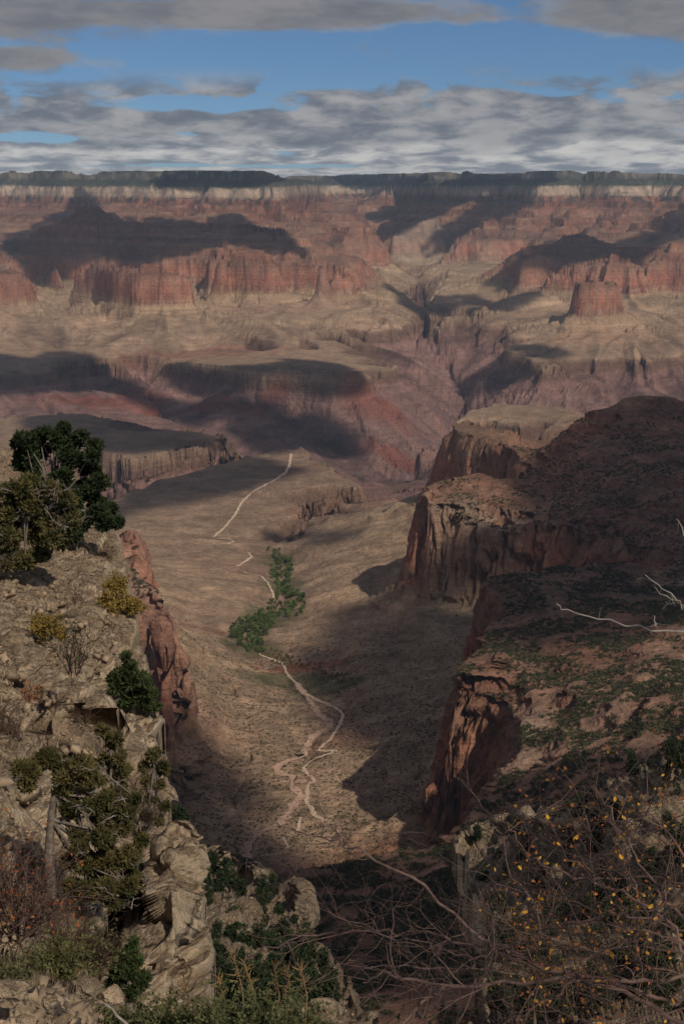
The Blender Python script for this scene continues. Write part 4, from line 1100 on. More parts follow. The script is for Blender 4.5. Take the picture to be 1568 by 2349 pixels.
rs_pick = [[(1060, 1940, 420), (1120, 1920, 420), (1250, 1880, 400)], [(1380, 1800, 300), (1568, 1720, 280), (2000, 1620, 240)], [(1085, 2060, 360), (1250, 2000, 330), (1500, 1930, 240)], [(1130, 2110, 250), (1300, 2150, 220), (1568, 2100, 180)], [(1100, 2300, 150), (1400, 2300, 130), (2000, 2300, 90)], [(1080, 2510, 100), (2000, 2510, 60)]]
rsp = rock_sheet('shaded_spur', (1040, 2000, 1590, 2520), 3.0, rs_poly, rs_pick, lime_far, 0.8, 26, 30, 31, (17, 7, 2.5), 16)
tagit(rsp, kind='structure')
# pale ledge of rock at the bottom edge
oc_poly = [(690, 2520), (690, 2330), (704, 2303), (730, 2296), (760, 2300), (780, 2318), (812, 2326), (838, 2328), (850, 2345), (856, 2400), (860, 2520)]
oc = rock_sheet('rock_ledge', (670, 880, 2280, 2520), 2.0, oc_poly, [[(700, 2330, 9.5), (760, 2310, 9.6), (845, 2345, 9.4)], [(700, 2500, 8.4), (850, 2500, 8.4)]], lime, 0.5, 2.0, 24, 41, (1.0, 0.36, 0.13), 5)
tagit(oc, 'pale rounded ledge of limestone beyond the green brush at the brink', 'rock')
# ------------------------------------------------------------------ plants
rng = np.random.default_rng(7)
def tufts(C_, Rr, n, size, seed, flat=0.75, asp=2.6, outer=0.35):
    """n narrow leaf faces spread in ellipsoids (C_: centres, Rr: radii); returns V, F"""
    g = np.random.default_rng(seed)
    C_ = np.asarray(C_, float); Rr = np.asarray(Rr, float)
    wgt = Rr ** 2; k = g.choice(len(C_), n, p=wgt / wgt.sum())
    d = g.normal(size=(n, 3)); d /= np.linalg.norm(d, axis=1)[:, None]
    r = (outer + (1 - outer) * g.random(n)) ** 0.7
    lump = 1 + 0.35 * np.sin(d[:, 0] * 7 + k) * np.cos(d[:, 1] * 6 + 2 * k) * np.sin(d[:, 2] * 5 + k)
    P = C_[k] + d * (Rr[k] * r * lump)[:, None] * np.array([1, 1, flat])
    a = d * 0.8 + g.normal(size=(n, 3)) * 0.7 + np.array([0, 0, .35]); a /= np.linalg.norm(a, axis=1)[:, None]
    b = np.cross(a, g.normal(size=(n, 3))); b /= np.linalg.norm(b, axis=1)[:, None] + 1e-9
    s = size * (0.6 + 0.8 * g.random(n))[:, None]
    V = np.stack([P - b * s * .5, P + b * s * .5, P + a * s * asp * .6 + b * s * .32, P + a * s * asp], 1)
    V[:, 3] -= b * s * .1
    F = np.arange(n * 4).reshape(n, 4)
    return V.reshape(-1, 3), F
def leaves(C_, size, seed, spread):
    """flat oval leaves"""
    g = np.random.default_rng(seed); n = len(C_)
    P = C_ + g.normal(size=(n, 3)) * spread
    a = g.normal(size=(n, 3)); a[:, 2] -= .5; a /= np.linalg.norm(a, axis=1)[:, None]
    b = np.cross(a, g.normal(size=(n, 3))); b /= np.linalg.norm(b, axis=1)[:, None]
    s = size * (0.55 + 0.8 * g.random(n))[:, None]
    V = np.stack([P, P + a * s * .45 + b * s * .42, P + a * s * 1.1 + b * s * .40, P + a * s * 1.6, P + a * s * 1.1 - b * s * .40, P + a * s * .45 - b * s * .42], 1)
    return V.reshape(-1, 3), np.arange(n * 6).reshape(n, 6)
class Twigs:
    def __init__(s): s.V = []; s.F = []; s.n = 0
    def tube(s, pts, r0, r1, k=5):
        pts = [Vector(p) for p in pts]; m = len(pts); rows = []
        for i, p in enumerate(pts):
            d = (pts[min(i + 1, m - 1)] - pts[max(i - 1, 0)]); d = d.normalized() if d.length > 0 else Vector((0, 0, 1))
            a = d.orthogonal().normalized() if i == 0 else (pa - d * pa.dot(d)).normalized()
            pa = a; b = d.cross(a)
            r = r0 + (r1 - r0) * i / (m - 1)
            for q in range(k):
                an = 2 * math.pi * q / k
                s.V.append(p + a * (math.cos(an) * r) + b * (math.sin(an) * r))
        for i in range(m - 1):
            for q in range(k):
                s.F.append((s.n + i * k + q, s.n + i * k + (q + 1) % k, s.n + (i + 1) * k + (q + 1) % k, s.n + (i + 1) * k + q))
        s.n += m * k
    def mesh(s, name, mt, parent=None):
        return raw_mesh(name, [tuple(v) for v in s.V], s.F, mt, parent, smooth=True)
def wander(p, d, L_, n, g, bend=0.25, up=0.0):
    pts = [Vector(p)]; d = Vector(d).normalized()
    for _ in range(n):
        d = (d + Vector(g.normal(size=3)) * bend + Vector((0, 0, up))).normalized()
        pts.append(pts[-1] + d * (L_ / n))
    return pts, d
def branch(tw, p, d, L_, r, lv, g, kids=3, bend=0.2, up=0.02, tips=None, spread=0.9, sides=5):
    pts, dd = wander(p, d, L_, 5 if lv else 4, g, bend, up)
    tw.tube(pts, r, r * 0.35, sides if lv > 1 else 3)
    if lv == 0:
        if tips is not None: tips.append(pts[-1]); tips.append(pts[2])
        return
    for _ in range(kids):
        i = int(g.integers(1, len(pts)))
        b = (pts[i] - pts[i - 1]).normalized()
        nd = (b + Vector(g.normal(size=3)) * spread).normalized()
        branch(tw, pts[i], nd, L_ * g.uniform(.4, .7), r * .5, lv - 1, g, kids, bend, up, tips, spread, sides)

M_pin = mat('pinyon_needles', (.026, .038, .014), var=.35, scale=4); M_jun = mat('juniper_scales', (.062, .066, .022), var=.4, scale=3, col2=(.085, .070, .026))
M_jung = mat('green_juniper_scales', (.040, .055, .018), var=.4, scale=4); M_bark = mat('grey_bark', (.17, .14, .115), var=.35, scale=18, bump=.004, bscale=60)
M_dead = mat('weathered_dead_wood', (.25, .215, .185), var=.25, scale=20); M_brn = mat('dry_brown_brush', (.105, .066, .045), var=.4, scale=5); M_ybr = mat('yellow_green_brush', (.20, .135, .035), var=.35, scale=6)
M_sage = mat('grey_green_brush', (.095, .100, .042), var=.35, scale=8); M_redtw = mat('reddish_twig_bark', (.125, .078, .064), var=.4, scale=14); M_gtw = mat('grey_twig_bark', (.052, .036, .029), var=.35, scale=9)
M_yl = mat('yellow_leaf', (.36, .15, .015), rough=.55, var=.4, scale=7, col2=(.42, .22, .025)); M_ol = mat('rust_leaf', (.24, .075, .022), rough=.6, var=.45, scale=7)
M_cot = mat('cottonwood_leaves', (.105, .145, .042), var=.45, scale=.25, rnd=1.0); M_coty = mat('turning_leaves', (.17, .14, .03), var=.35, scale=.25, rnd=.4)
M_scr = mat('slope_scrub', (.058, .062, .030), var=.4, scale=.05); M_bush = mat('slope_bush', (.045, .055, .024), var=.4, scale=.4, rnd=.6); M_tree = mat('dark_conifer', (.022, .034, .014), var=.4, scale=.5, rnd=.5)
M_grass = mat('dry_stalk', (.26, .17, .075), var=.3, scale=5)

PXM = 1.0 / FPX    # metres per picture unit at one metre
def tree(name, label, cat, clumps, trunk, dep, n, size, leaf, wood, seed, group=None, dead=0, jitter=.25, flat=.8, cover=1.0, asp=2.6):
    """clumps: (px, py, r) of foliage masses at distance dep; trunk: list of px, py"""
    g = np.random.default_rng(seed)
    base = at(trunk[0][0], trunk[0][1], dep)
    root = empty(name, base, label, cat, group)
    C_, Rr = [], []
    for (x, y, r) in clumps:
        rm_ = r * PXM * dep
        for q in range(3):
            dd = g.normal() * rm_ * .9
            p = np.array(at(x + g.normal() * r * jitter, y + g.normal() * r * jitter, dep + dd)) - base
            C_.append(p); Rr.append(rm_ * g.uniform(.5, .8) * cover)
    V, F = tufts(C_, Rr, n, size, seed + 1, flat, asp)
    tw = Twigs()
    tp = [Vector(at(x, y, dep)) - Vector(base) for x, y in trunk]
    r0 = size * 1.6 + .02 * (tp[-1] - tp[0]).length
    tw.tube(tp, r0, r0 * .35, 8)
    for i in g.choice(len(C_), min(len(C_), 26), replace=False):
        a = tp[int(g.integers(len(tp) // 2, len(tp)))]; b = Vector(C_[i]); mid = (a + b) / 2 + Vector(g.normal(size=3)) * .08 * (b - a).length
        tw.tube([a, mid, b], r0 * .32, r0 * .06, 5)
    tw.mesh('trunk', wood, root)
    raw_mesh('crown', V, F, leaf, root)
    if dead:
        for _ in range(dead):
            td = Twigs()
            i = int(g.integers(len(C_))); p = Vector(C_[i]) + Vector((g.normal() * .2, -abs(g.normal()) * Rr[i], 0)) * .8
            branch(td, p - Vector((0, 0, Rr[i] * .5)), (g.normal() * .6, -.35, .5), Rr[i] * 1.9, r0 * .14, 2, g, 3, .28, 0, None, .8, 4)
            td.mesh('dead_branch', M_dead, root)
    return root

tree('pinyon_pine', 'dark green pinyon pine leaning out from the top of the pale cliff', 'pine tree',
     [(112, 985, 22), (90, 1005, 24), (60, 1010, 22), (45, 1035, 20), (140, 1000, 22), (178, 1005, 26), (200, 1040, 28), (215, 1082, 24), (172, 1050, 26), (95, 1040, 30), (60, 1070, 28), (85, 1100, 28), (150, 1085, 22), (125, 1115, 26), (165, 1125, 34), (205, 1125, 26), (228, 1120, 10),
      (222, 1075, 10), (150, 1160, 36), (195, 1165, 34), (232, 1172, 24), (255, 1190, 17), (272, 1200, 10), (235, 1205, 14), (180, 1210, 26), (130, 1200, 26), (240, 1150, 12), (205, 1185, 24), (60, 1035, 20)],
     [(60, 1310), (85, 1240), (110, 1180), (122, 1130)], 50, 46000, .075, M_pin, M_bark, 11, cover=.98, asp=1.9, jitter=.5)
tree('juniper', 'olive brown juniper with bare grey branches in front of the dark pinyon', 'juniper',
     [(20, 1130, 26), (60, 1110, 26), (110, 1120, 26), (150, 1150, 24), (20, 1180, 32), (70, 1165, 32), (120, 1185, 34), (165, 1190, 22), (20, 1235, 30), (70, 1225, 34), (130, 1240, 28), (20, 1285, 26), (60, 1285, 26), (100, 1275, 22), (-30, 1200, 40), (140, 1215, 24)],
     [(5, 1345), (18, 1290), (40, 1240), (60, 1190), (70, 1130)], 44, 34000, .06, M_jun, M_bark, 21, dead=34, cover=1.25, asp=2.0)
tree('juniper', 'green juniper growing out of the cliff face over the drop, right of the rubble', 'juniper',
     [(275, 1545, 18), (300, 1530, 14), (300, 1560, 22), (330, 1560, 18), (270, 1580, 20), (310, 1595, 24), (345, 1590, 18), (335, 1615, 18), (355, 1622, 12), (285, 1610, 16), (262, 1555, 12), (290, 1505, 8)],
     [(262, 1608), (280, 1595), (300, 1580), (320, 1570)], 36.5, 9000, .055, M_jung, M_bark, 31, cover=.9)
tree('juniper', 'sprawling olive juniper with pale dead branches above the limestone pillar, middle of the left side', 'juniper',
     [(60, 1770, 28), (110, 1745, 30), (150, 1770, 32), (190, 1760, 28), (60, 1800, 20), (150, 1810, 28), (200, 1800, 24), (230, 1790, 18), (250, 1840, 22), (160, 1855, 24), (210, 1850, 24), (240, 1880, 24), (290, 1860, 20), (310, 1830, 14), (280, 1900, 26), (230, 1930, 30), (180, 1920, 26), (250, 1975, 34),
      (300, 1960, 28), (200, 1990, 30), (160, 1975, 22), (290, 2020, 26), (240, 2035, 30), (200, 2050, 24), (270, 2065, 20), (165, 2035, 20), (330, 1930, 16)],
     [(118, 2130), (120, 2050), (112, 1960), (118, 1880), (125, 1820), (150, 1790)], 15.5, 52000, .022, M_jun, M_bark, 41, dead=46, cover=1.15)
tree('juniper', 'upright narrow olive juniper behind the sprawling one, below the overhanging rock', 'juniper',
     [(240, 1680, 16), (255, 1700, 20), (262, 1740, 22), (270, 1780, 24), (240, 1745, 16), (280, 1815, 18), (265, 1830, 18)], [(262, 1860), (262, 1800), (255, 1720)], 25, 7000, .04, M_jun, M_bark, 51, dead=4, cover=.85)
tree('juniper', 'loose olive juniper at the cliff corner above the top of the pale pillar', 'juniper',
     [(350, 1730, 14), (375, 1760, 16), (340, 1790, 14), (365, 1800, 14), (330, 1760, 12), (350, 1830, 14), (340, 1870, 14), (380, 1850, 12), (365, 1885, 10)], [(335, 1910), (345, 1860), (352, 1800), (355, 1750)], 26, 5200, .035, M_jun, M_bark, 61, dead=6, cover=.8)
tree('juniper', 'small bright green juniper rooted at the foot of the pale pillar, lower left', 'juniper',
     [(307, 2160, 9), (300, 2180, 14), (285, 2200, 18), (315, 2205, 14), (270, 2225, 18), (300, 2235, 22), (325, 2250, 18), (280, 2255, 18), (260, 2260, 12), (310, 2270, 16), (300, 2290, 14)], [(295, 2325), (297, 2270), (303, 2200)], 13, 6500, .022, M_jung, M_bark, 71, cover=.95)
tree('round_bush', 'dark green bush clinging below the cliff corner beside the shaded valley slope', 'bush', [(405, 1865, 16), (420, 1880, 16), (395, 1885, 14), (410, 1895, 14)], [(405, 1912), (406, 1880)], 60, 1600, .09, M_tree, M_bark, 81)

def brush(name, label, px, py, wpx, hpx, dep, n, wood, seed, group=None, leaf=None, nleaf=0, lsize=.01, lv=2, kids=4, spread=.7, r=None):
    g = np.random.default_rng(seed)
    base = at(px, py, dep); root = empty(name, base, label, 'shrub', group)
    W_ = wpx * PXM * dep; H_ = hpx * PXM * dep; r = r or H_ * .011
    tw = Twigs(); tips = []
    for _ in range(n):
        a = g.uniform(0, 2 * math.pi); o = g.random() ** .6
        d = Vector((math.cos(a) * o * W_ / 2, math.sin(a) * o * W_ / 2, H_ * g.uniform(.5, 1)))
        branch(tw, Vector((math.cos(a) * W_ * .12, math.sin(a) * W_ * .12, -.05 * H_)), d, d.length * .72, r, lv, g, kids, .16, .01, tips, spread, 4)
    tw.mesh('twigs', wood, root)
    if leaf is not None:
        tp = np.array([tuple(t_) for t_ in tips]); k = g.integers(0, len(tp), nleaf)
        V, F = tufts(tp[k], np.full(nleaf, lsize * 2), nleaf, lsize, seed + 1, 1.0, 1.8, .1)
        raw_mesh('leaves', V, F, leaf, root)
    return root
brs = [('brown_brush', 'bare brown brush in the hollow under the dark pinyon', 225, 1290, 110, 60, 51, 26, M_brn, None, 0), ('brown_brush', 'dark leafless bush standing on the rubble slope', 180, 1385, 60, 55, 42, 20, M_brn, None, 0),
       ('brown_brush', 'brown bush at the top of the rock wall with the dark overhang', 190, 1650, 90, 60, 30, 22, M_brn, None, 0), ('brown_brush', 'tangled brown bush against the left edge level with the hanging juniper', 20, 1690, 110, 110, 23, 30, M_brn, None, 0),
       ('brown_brush', 'dusky brown bush on the rubble left of the dark overhang', 120, 1730, 100, 80, 24.5, 26, M_brn, None, 0), ('brown_brush', 'russet thicket of bare stems filling the left edge below the sprawling juniper', 30, 2150, 260, 300, 10.5, 60, M_redtw, M_ol, 420),
       ('brown_brush', 'grey brown thicket at the foot of the juniper trunk', 150, 2170, 170, 130, 12, 44, M_brn, None, 0), ('brown_brush', 'dense brown brush filling the cleft left of the small green juniper', 222, 2215, 90, 130, 12.5, 46, M_brn, M_sage, 700), ('brown_brush', 'low brown brush at the left edge above the pale boulders', 22, 2262, 130, 80, 7.8, 60, M_brn, M_sage, 900), ('brown_brush', 'bare purplish bush in front of the shaded rock under the loose juniper', 320, 1910, 100, 140, 23, 30, M_gtw, None, 0),
       ('bare_shrub', 'leafless grey shrub with a bent stem on the rubble slope', 170, 1540, 100, 150, 30, 12, M_gtw, M_jung, 160), ('brown_brush', 'orange brown tuft of brush at the left edge by the rubble', 75, 1605, 50, 50, 25, 16, M_brn, M_ol, 120)]
for i, b_s in enumerate(brs):
    nm, lb, px, py, wp, hp, dp, n, wd, lf, nl_ = b_s
    brush(nm, lb, px, py, wp, hp, dp, n, wd, 500 + i, 'leafless brush on the near rocks', lf, nl_, .018 * dp / 20 + .006)
for i, (px, py, wp, hp, dp, lb) in enumerate([(268, 1358, 36, 32, 47, 'small mustard green bush at the brink, upper one of two close together'), (258, 1405, 48, 52, 45, 'rounded mustard green bush on the brink, larger and lower of two close together'),
                                           (302, 1400, 34, 26, 45, 'little mustard bush hanging right over the drop'), (108, 1452, 52, 42, 36, 'low mustard yellow bush alone on the rubble slope'), (132, 1462, 26, 20, 37, 'greenish tuft tucked behind the mustard yellow bush on the rubble')]):
    brush('mustard_bush', lb, px, py, wp, hp, dp, 30, M_ybr, 560 + i, 'mustard coloured bushes on the pale cliff', M_ybr, 2600, .022 * dp / 20, 2, 3)
brush('yellow_brush', 'yellowish feathery brush beside the boulders, lower left', 130, 2240, 150, 110, 9.5, 70, M_ybr, 581, None, M_sage, 2600, .012, 1, 5)
for i, (px, py, wp, hp, dp) in enumerate([(300, 2400, 130, 100, 7.2), (400, 2410, 130, 120, 7.0), (500, 2410, 140, 140, 6.8), (600, 2420, 140, 150, 6.6), (690, 2420, 110, 120, 7.2)]):
    brush('sage_bush', ['grey green sage bush at the bottom edge, next to the boulders', 'grey green sage bush at the bottom edge below the pale pillar', 'full sage bush with tall dry stalks right of the pale pillar', 'sage bush with the tallest dry stalks at the bottom edge', 'sage bush at the bottom edge touching the rounded ledge'][i],
          px, py, wp, hp, dp, 60, M_sage, 590 + i, 'sage bushes along the brink', M_sage, 5200, .011, 2, 3)
g_ = np.random.default_rng(77)
for i, (px, py, tx, ty) in enumerate([(560, 2349, 535, 2190), (590, 2349, 560, 2210), (635, 2349, 628, 2215), (655, 2349, 660, 2225), (515, 2349, 500, 2245), (700, 2349, 690, 2220), (425, 2349, 420, 2230)]):
    tw = Twigs(); a = Vector(at(px, py, 7.2)); b = Vector(at(tx, ty, 7.0)); tw.tube([a, (a + b) / 2 + Vector((.02, 0, 0)), b], .006, .003, 4)
    for q in range(26):
        t_ = g_.uniform(.45, 1); p = a.lerp(b, t_); pts, _ = wander(p, (g_.normal(), g_.normal(), 1.2), .06, 2, g_, .2); tw.tube(pts, .003, .0015, 3)
    o = tw.mesh('seed_stalk', M_grass)
    tagit(o, ['tall bent dry stalk, leftmost of the close pair right of the pillar', 'dry stalk beside the tall bent one', 'straight dry stalk in the middle of the sage', 'dry stalk leaning right in the middle of the sage', 'short dry stalk close to the pale pillar', 'dry stalk nearest the rounded ledge', 'thin dry stalk in front of the pale pillar'][i], 'plant stalk', 'dry stalks above the sage')
# ------------------------------------------------------------------ boulders
def boulder(name, label, px, py, wpx, hpx, dep, seed, m_=None, group=None, flat=1.0):
    g = np.random.default_rng(seed)
    bm = bmesh.new(); bmesh.ops.create_icosphere(bm, subdivisions=5, radius=1.0)
    P = np.array([v.co[:] for v in bm.verts]); F = np.array([[v.index for v in f.verts] for f in bm.faces]); bm.free()
    r = np.full(len(P), 1.0)
    for _ in range(13):                                   # flat broken sides
        n = g.normal(size=3); n /= np.linalg.norm(n); h = g.uniform(.55, .9)
        dd = P @ n; r = np.minimum(r, np.where(dd > 1e-3, h / np.maximum(dd, 1e-3), 9))
    Q = P * r[:, None]
    F1, F2, idr = worley3(Q * 2.3 + seed, seed)
    Q = Q * (1 + .10 * (idr - .5) - .07 * (1 - smooth01(F2 - F1, 0, .15)) + .05 * fbm(Q[:, 0] * 3 + Q[:, 1], Q[:, 2] * 3, 4, seed))[:, None]
    W_ = wpx * PXM * dep / 2; H_ = hpx * PXM * dep / 2
    V = Q * np.array([W_, W_ * .8, H_]); 
    b = at(px, py, dep)
    o = raw_mesh(name, V + np.array([0, 0, H_ * .75]), F, m_ or lime); o.location = b
    return tagit(o, label, 'rock', group)
for i, (px, py, wp, hp, dp, lb) in enumerate([
    (18, 2290, 110, 62, 6.6, 'pale flat topped boulder cut by the left edge, lower left'), (118, 2312, 56, 40, 6.4, 'tan wedge of rock lying on the soil between the pale boulders'), (205, 2290, 76, 70, 7.2, 'pale upright block beside the soil, left of the sage brush'),
    (262, 2300, 66, 60, 7.4, 'pale block with white face half hidden by sage brush'), (78, 2262, 34, 22, 7.4, 'small brown stone behind the tan wedge of rock'), (150, 2345, 44, 26, 5.8, 'low grey stone at the bottom edge in the soil'),
    (60, 2349, 60, 26, 5.6, 'broad low stone at the bottom left corner')]):
    boulder('boulder', lb, px, py, wp, hp, dp, 900 + i, lime, 'loose boulders at the brink')
boulder('boulder', 'small pale knob of rock at the corner between cliff and pillar', 404, 1912, 40, 28, 26, 931)
def stones(name, n, region, k, smin, smax, mt, seed):
    g = np.random.default_rng(seed); V = []; F = []; c = 0
    cube = np.array([(x, y, z) for x in (-1, 1) for y in (-1, 1) for z in (-1, 1)], float); cf = np.array([(0, 1, 3, 2), (4, 6, 7, 5), (0, 4, 5, 1), (2, 3, 7, 6), (0, 2, 6, 4), (1, 5, 7, 3)])
    xs = [p[0] for p in region]; ys = [p[1] for p in region]
    while c < n:
        x = g.uniform(min(xs), max(xs)); y = g.uniform(min(ys), max(ys))
        if not pip(region, np.array([x]), np.array([y]))[0]: continue
        p = np.array(on_near(x, y, k)); s = smin + (smax - smin) * g.random() ** 4
        R_ = np.linalg.qr(g.normal(size=(3, 3)))[0]
        q = (cube * (1 + .35 * g.normal(size=(8, 3))) * np.array([1, .8, .5]) * s) @ R_
        V.append(q + p + np.array([0, -s * .4, s * .2])); F.append(cf + 8 * c); c += 1
    o = raw_mesh(name, np.concatenate(V), np.concatenate(F), mt)
    return tagit(o, kind='stuff')
M_stone = mat('loose_limestone', (.30, .222, .150), var=.3, scale=2.0, rough=.9, bump=.02, bscale=12)
M_stone2 = mat('pale_stone', (.50, .43, .34), var=.3, scale=3.0)
stones('rubble', 380, [(0, 1330), (120, 1345), (280, 1400), (300, 1480), (180, 1560), (0, 1720)], 0, .02, .14, M_stone, 3)
stones('rubble', 120, [(0, 1760), (200, 1640), (240, 1700), (150, 1900), (0, 1980)], 0, .02, .13, M_stone, 4)
stones('gravel', 800, [(0, 2250), (150, 2250), (300, 2349), (0, 2349)], 0, .008, .055, M_stone, 5)
stones('rubble', 500, [(450, 2060), (700, 2140), (820, 2330), (480, 2349)], 2, .2, .8, M_stone, 6)

# ------------------------------------------------------------------ copies
def proto_tree(name, h, w, n, size, leaf, seed, conic=True):
    g = np.random.default_rng(seed)
    root = bpy.data.objects.new(name, None); COL.objects.link(root)
    C_, Rr = [], []
    for i in range(13):
        f = g.random() if conic else g.random() ** .7
        z = h * (.18 + .78 * f); rad = w / 2 * ((1 - f * .85) if conic else math.sin(math.pi * (.25 + .7 * f)) ** .6)
        a = g.uniform(0, 6.28); o = rad * g.uniform(.1, .75)
        C_.append((math.cos(a) * o, math.sin(a) * o, z)); Rr.append(w * g.uniform(.15, .27) * (1 - .35 * f))
    V, F = tufts(C_, Rr, n, size, seed, .85, 1.5, .4)
    tw = Twigs(); tw.tube([(0, 0, -h * .12), (0.02 * h, 0, h * .45), (0, .02 * h, h * .8)], h * .03, h * .01, 6)
    for i in range(5):
        tw.tube([(0, 0, h * (.25 + .1 * i)), tuple(np.array(C_[i]) * .6 + np.array([0, 0, h * .12])), C_[i]], h * .012, h * .004, 4)
    tw.mesh('trunk', M_bark, root); raw_mesh('crown', V, F, leaf, root)
    return root
def dup(root, loc, rz, sc, label, cat, group, first=[set()]):
    if root.name not in first[0]:
        first[0].add(root.name); r = root
    else:
        r = root.copy(); COL.objects.link(r)
        for ch in list(root.children):
            c = ch.copy(); COL.objects.link(c); c.parent = r
    r.location = loc; r.rotation_euler = (0, 0, rz); r.scale = (sc, sc, sc * 1.0)
    tagit(r, label, cat, group)
    return r
g_ = np.random.default_rng(12)
cots = [proto_tree('cottonwood_tree', 13, 16, 3600, .42, M_cot, 100 + i, False) for i in range(4)]
GROVE = [(615, 1260), (642, 1262), (668, 1290), (672, 1330), (655, 1348), (700, 1362), (708, 1392), (690, 1412), (645, 1420), (625, 1440), (604, 1470), (602, 1498), (560, 1498), (530, 1478), (526, 1442), (560, 1418), (598, 1405), (622, 1380), (640, 1350), (618, 1325), (626, 1290)]
placed = []; tries = 0
while len(placed) < 290 and tries < 14000:
    tries += 1
    x = g_.uniform(524, 710); y = g_.uniform(1262, 1500)
    if not pip(GROVE, np.array([x]), np.array([y]))[0]: continue
    p = ground(x, y)
    if any(math.hypot(p[0] - q[0], p[1] - q[1]) < 4.6 for q in placed): continue
    placed.append(p)
    dup(cots[len(placed) % 4], (p[0], p[1], p[2] - .5), g_.uniform(0, 6.28), g_.uniform(.45, 1.15), 'round green cottonwood in the grove along the creek on the valley floor', 'tree', 'cottonwoods of the creek grove')
coty = [proto_tree('yellowing_tree', 6, 7, 500, .5, M_coty, 120 + i, False) for i in range(2)]
for i in range(100):
    t_ = g_.random(); x = 610 + 200 * t_ + g_.normal() * 10; y = 1500 + 62 * t_ + g_.normal() * 9
    p = ground(x, y); dup(coty[i % 2], (p[0], p[1], p[2] - .3), g_.uniform(0, 6.28), g_.uniform(.5, 1.0), 'low yellow green tree scattered along the creek just below the grove', 'tree', 'small trees below the grove')
con = [proto_tree('dark_conifer', 7, 5.2, 900, .34, M_tree, 130 + i, True) for i in range(5)]
SPX = [(float(g_.uniform(480, 790)), float(g_.uniform(2110, 2345))) for _ in range(70)]
SP = [(490, 2010), (520, 2012), (475, 2045), (505, 2058), (530, 2045), (575, 2120), (600, 2100), (500, 2165), (540, 2150), (560, 2190), (520, 2230), (590, 2180), (620, 2210), (560, 2260), (610, 2270), (500, 2270), (650, 2165), (685, 2200), (640, 2245), (700, 2260), (720, 2300), (650, 2300), (603, 2070), (555, 2085), (530, 2100), (510, 2120), (580, 2230), (540, 2300), (590, 2310), (470, 2090), (640, 2100), (625, 2052), (490, 2210), (560, 2140), (670, 2240), (530, 2190)]
for i, (x, y) in enumerate(SP + [q for q in SPX if pip(ms_poly, np.array([q[0] + 25]), np.array([q[1] - 10]))[0]]):
    p = on_near(x, y, 2); dup(con[i % 5], (p[0], p[1], p[2] - .6), g_.uniform(0, 6.28), g_.uniform(.55, .95) * (1.1 if y < 2100 else .85), 'dark conifer on the rocky spur below the pale pillar', 'conifer', 'conifers on the rocky spur')
n_ = 0
while n_ < 110:
    x = g_.uniform(1080, 1566); y = g_.uniform(1740, 2330)
    if not pip(rs_poly, np.array([x]), np.array([y - 4]))[0]: continue
    p = on_near(x, y, 3); n_ += 1
    dup(con[n_ % 5], (p[0], p[1], p[2] - .6), g_.uniform(0, 6.28), g_.uniform(.5, .95), 'dark conifer on the shaded spur behind the bare twigs with yellow leaves', 'conifer', 'conifers on the shaded spur')

# bushes dotting the near slopes across the valley: the largest ones singly, the rest as one cover
def bush_mesh(name, n, seed, mt, size=.5):
    V, F = tufts([(0, 0, .45), (.5, .1, .35), (-.45, .2, .35), (.1, -.45, .4)], [.62, .5, .5, .5], n, size, seed, .8, 1.3, .5)
    return V, F
BM = [bush_mesh('b', 150, 200 + i, None, .17) for i in range(4)]
cand = []
for _ in range(240000):
    Y = math.exp(g_.uniform(math.log(650), math.log(3800))); u = g_.uniform(-.24, .25)
    c = (u - U0) / (us[1] - us[0]); i = int(c)
    j = int(np.searchsorted(Yg[:, i], Y)); 
    if j >= NR - 1 or not seen[j, i]: continue
    st_ = strat[j, i]
    px_ = PX[j, i]; py_ = PY[j, i]
    if not (300 < px_ < 1600 and 940 < py_ < 2400): continue
    dens = smooth01(vegn[j, i], -.5, .4) * (1 - smooth01(slope[j, i], .75, 1.1))
    if st_ < -665: dens = .25 + .5 * dens
    if g_.random() > dens * ((Y / 3400) ** .7 if st_ > -665 else (Y / 3400) ** 1.2) * 1.5: continue
    sz = (g_.uniform(1.2, 3.6) if st_ > -665 else g_.uniform(.8, 2.2))
    cand.append((sz / Y, u * Y, Y, zat(u * Y, Y), sz))
cand.sort(reverse=True)


protos = []
for i in range(4):
    o = raw_mesh('slope_bush', BM[i][0], BM[i][1], M_bush); protos.append(o); o['used'] = 0
for i, (_, X, Y, z, sz) in enumerate(cand[:290]):
    o = protos[i % 4] if i < 4 else protos[i % 4].copy()
    if i >= 4: COL.objects.link(o)
    o.location = (X, Y, z - .15 * sz); o.scale = (sz, sz, sz * .8); o.rotation_euler = (0, 0, g_.uniform(0, 6.28))
    tagit(o, 'dark green bush dotting the reddish slopes right of the valley', 'bush', 'bushes on the reddish slopes')
for o in protos:
    if 'used' in o: del o['used']
allV, allF, c = [], [], 0
BL = [bush_mesh('b', 26, 220 + i, None, .42) for i in range(4)]
for i, (_, X, Y, z, sz) in enumerate(cand[290:34000]):
    V, F = BL[i % 4]; a = g_.uniform(0, 6.28); ca_, sa_ = math.cos(a), math.sin(a)
    W_ = np.stack([(V[:, 0] * ca_ - V[:, 1] * sa_) * sz + X, (V[:, 0] * sa_ + V[:, 1] * ca_) * sz + Y, V[:, 2] * sz * .8 + z - .15 * sz], -1)
    allV.append(W_); allF.append(F + c); c += len(V)
o = raw_mesh('desert_brush', np.concatenate(allV), np.concatenate(allF), M_scr); tagit(o, kind='stuff')
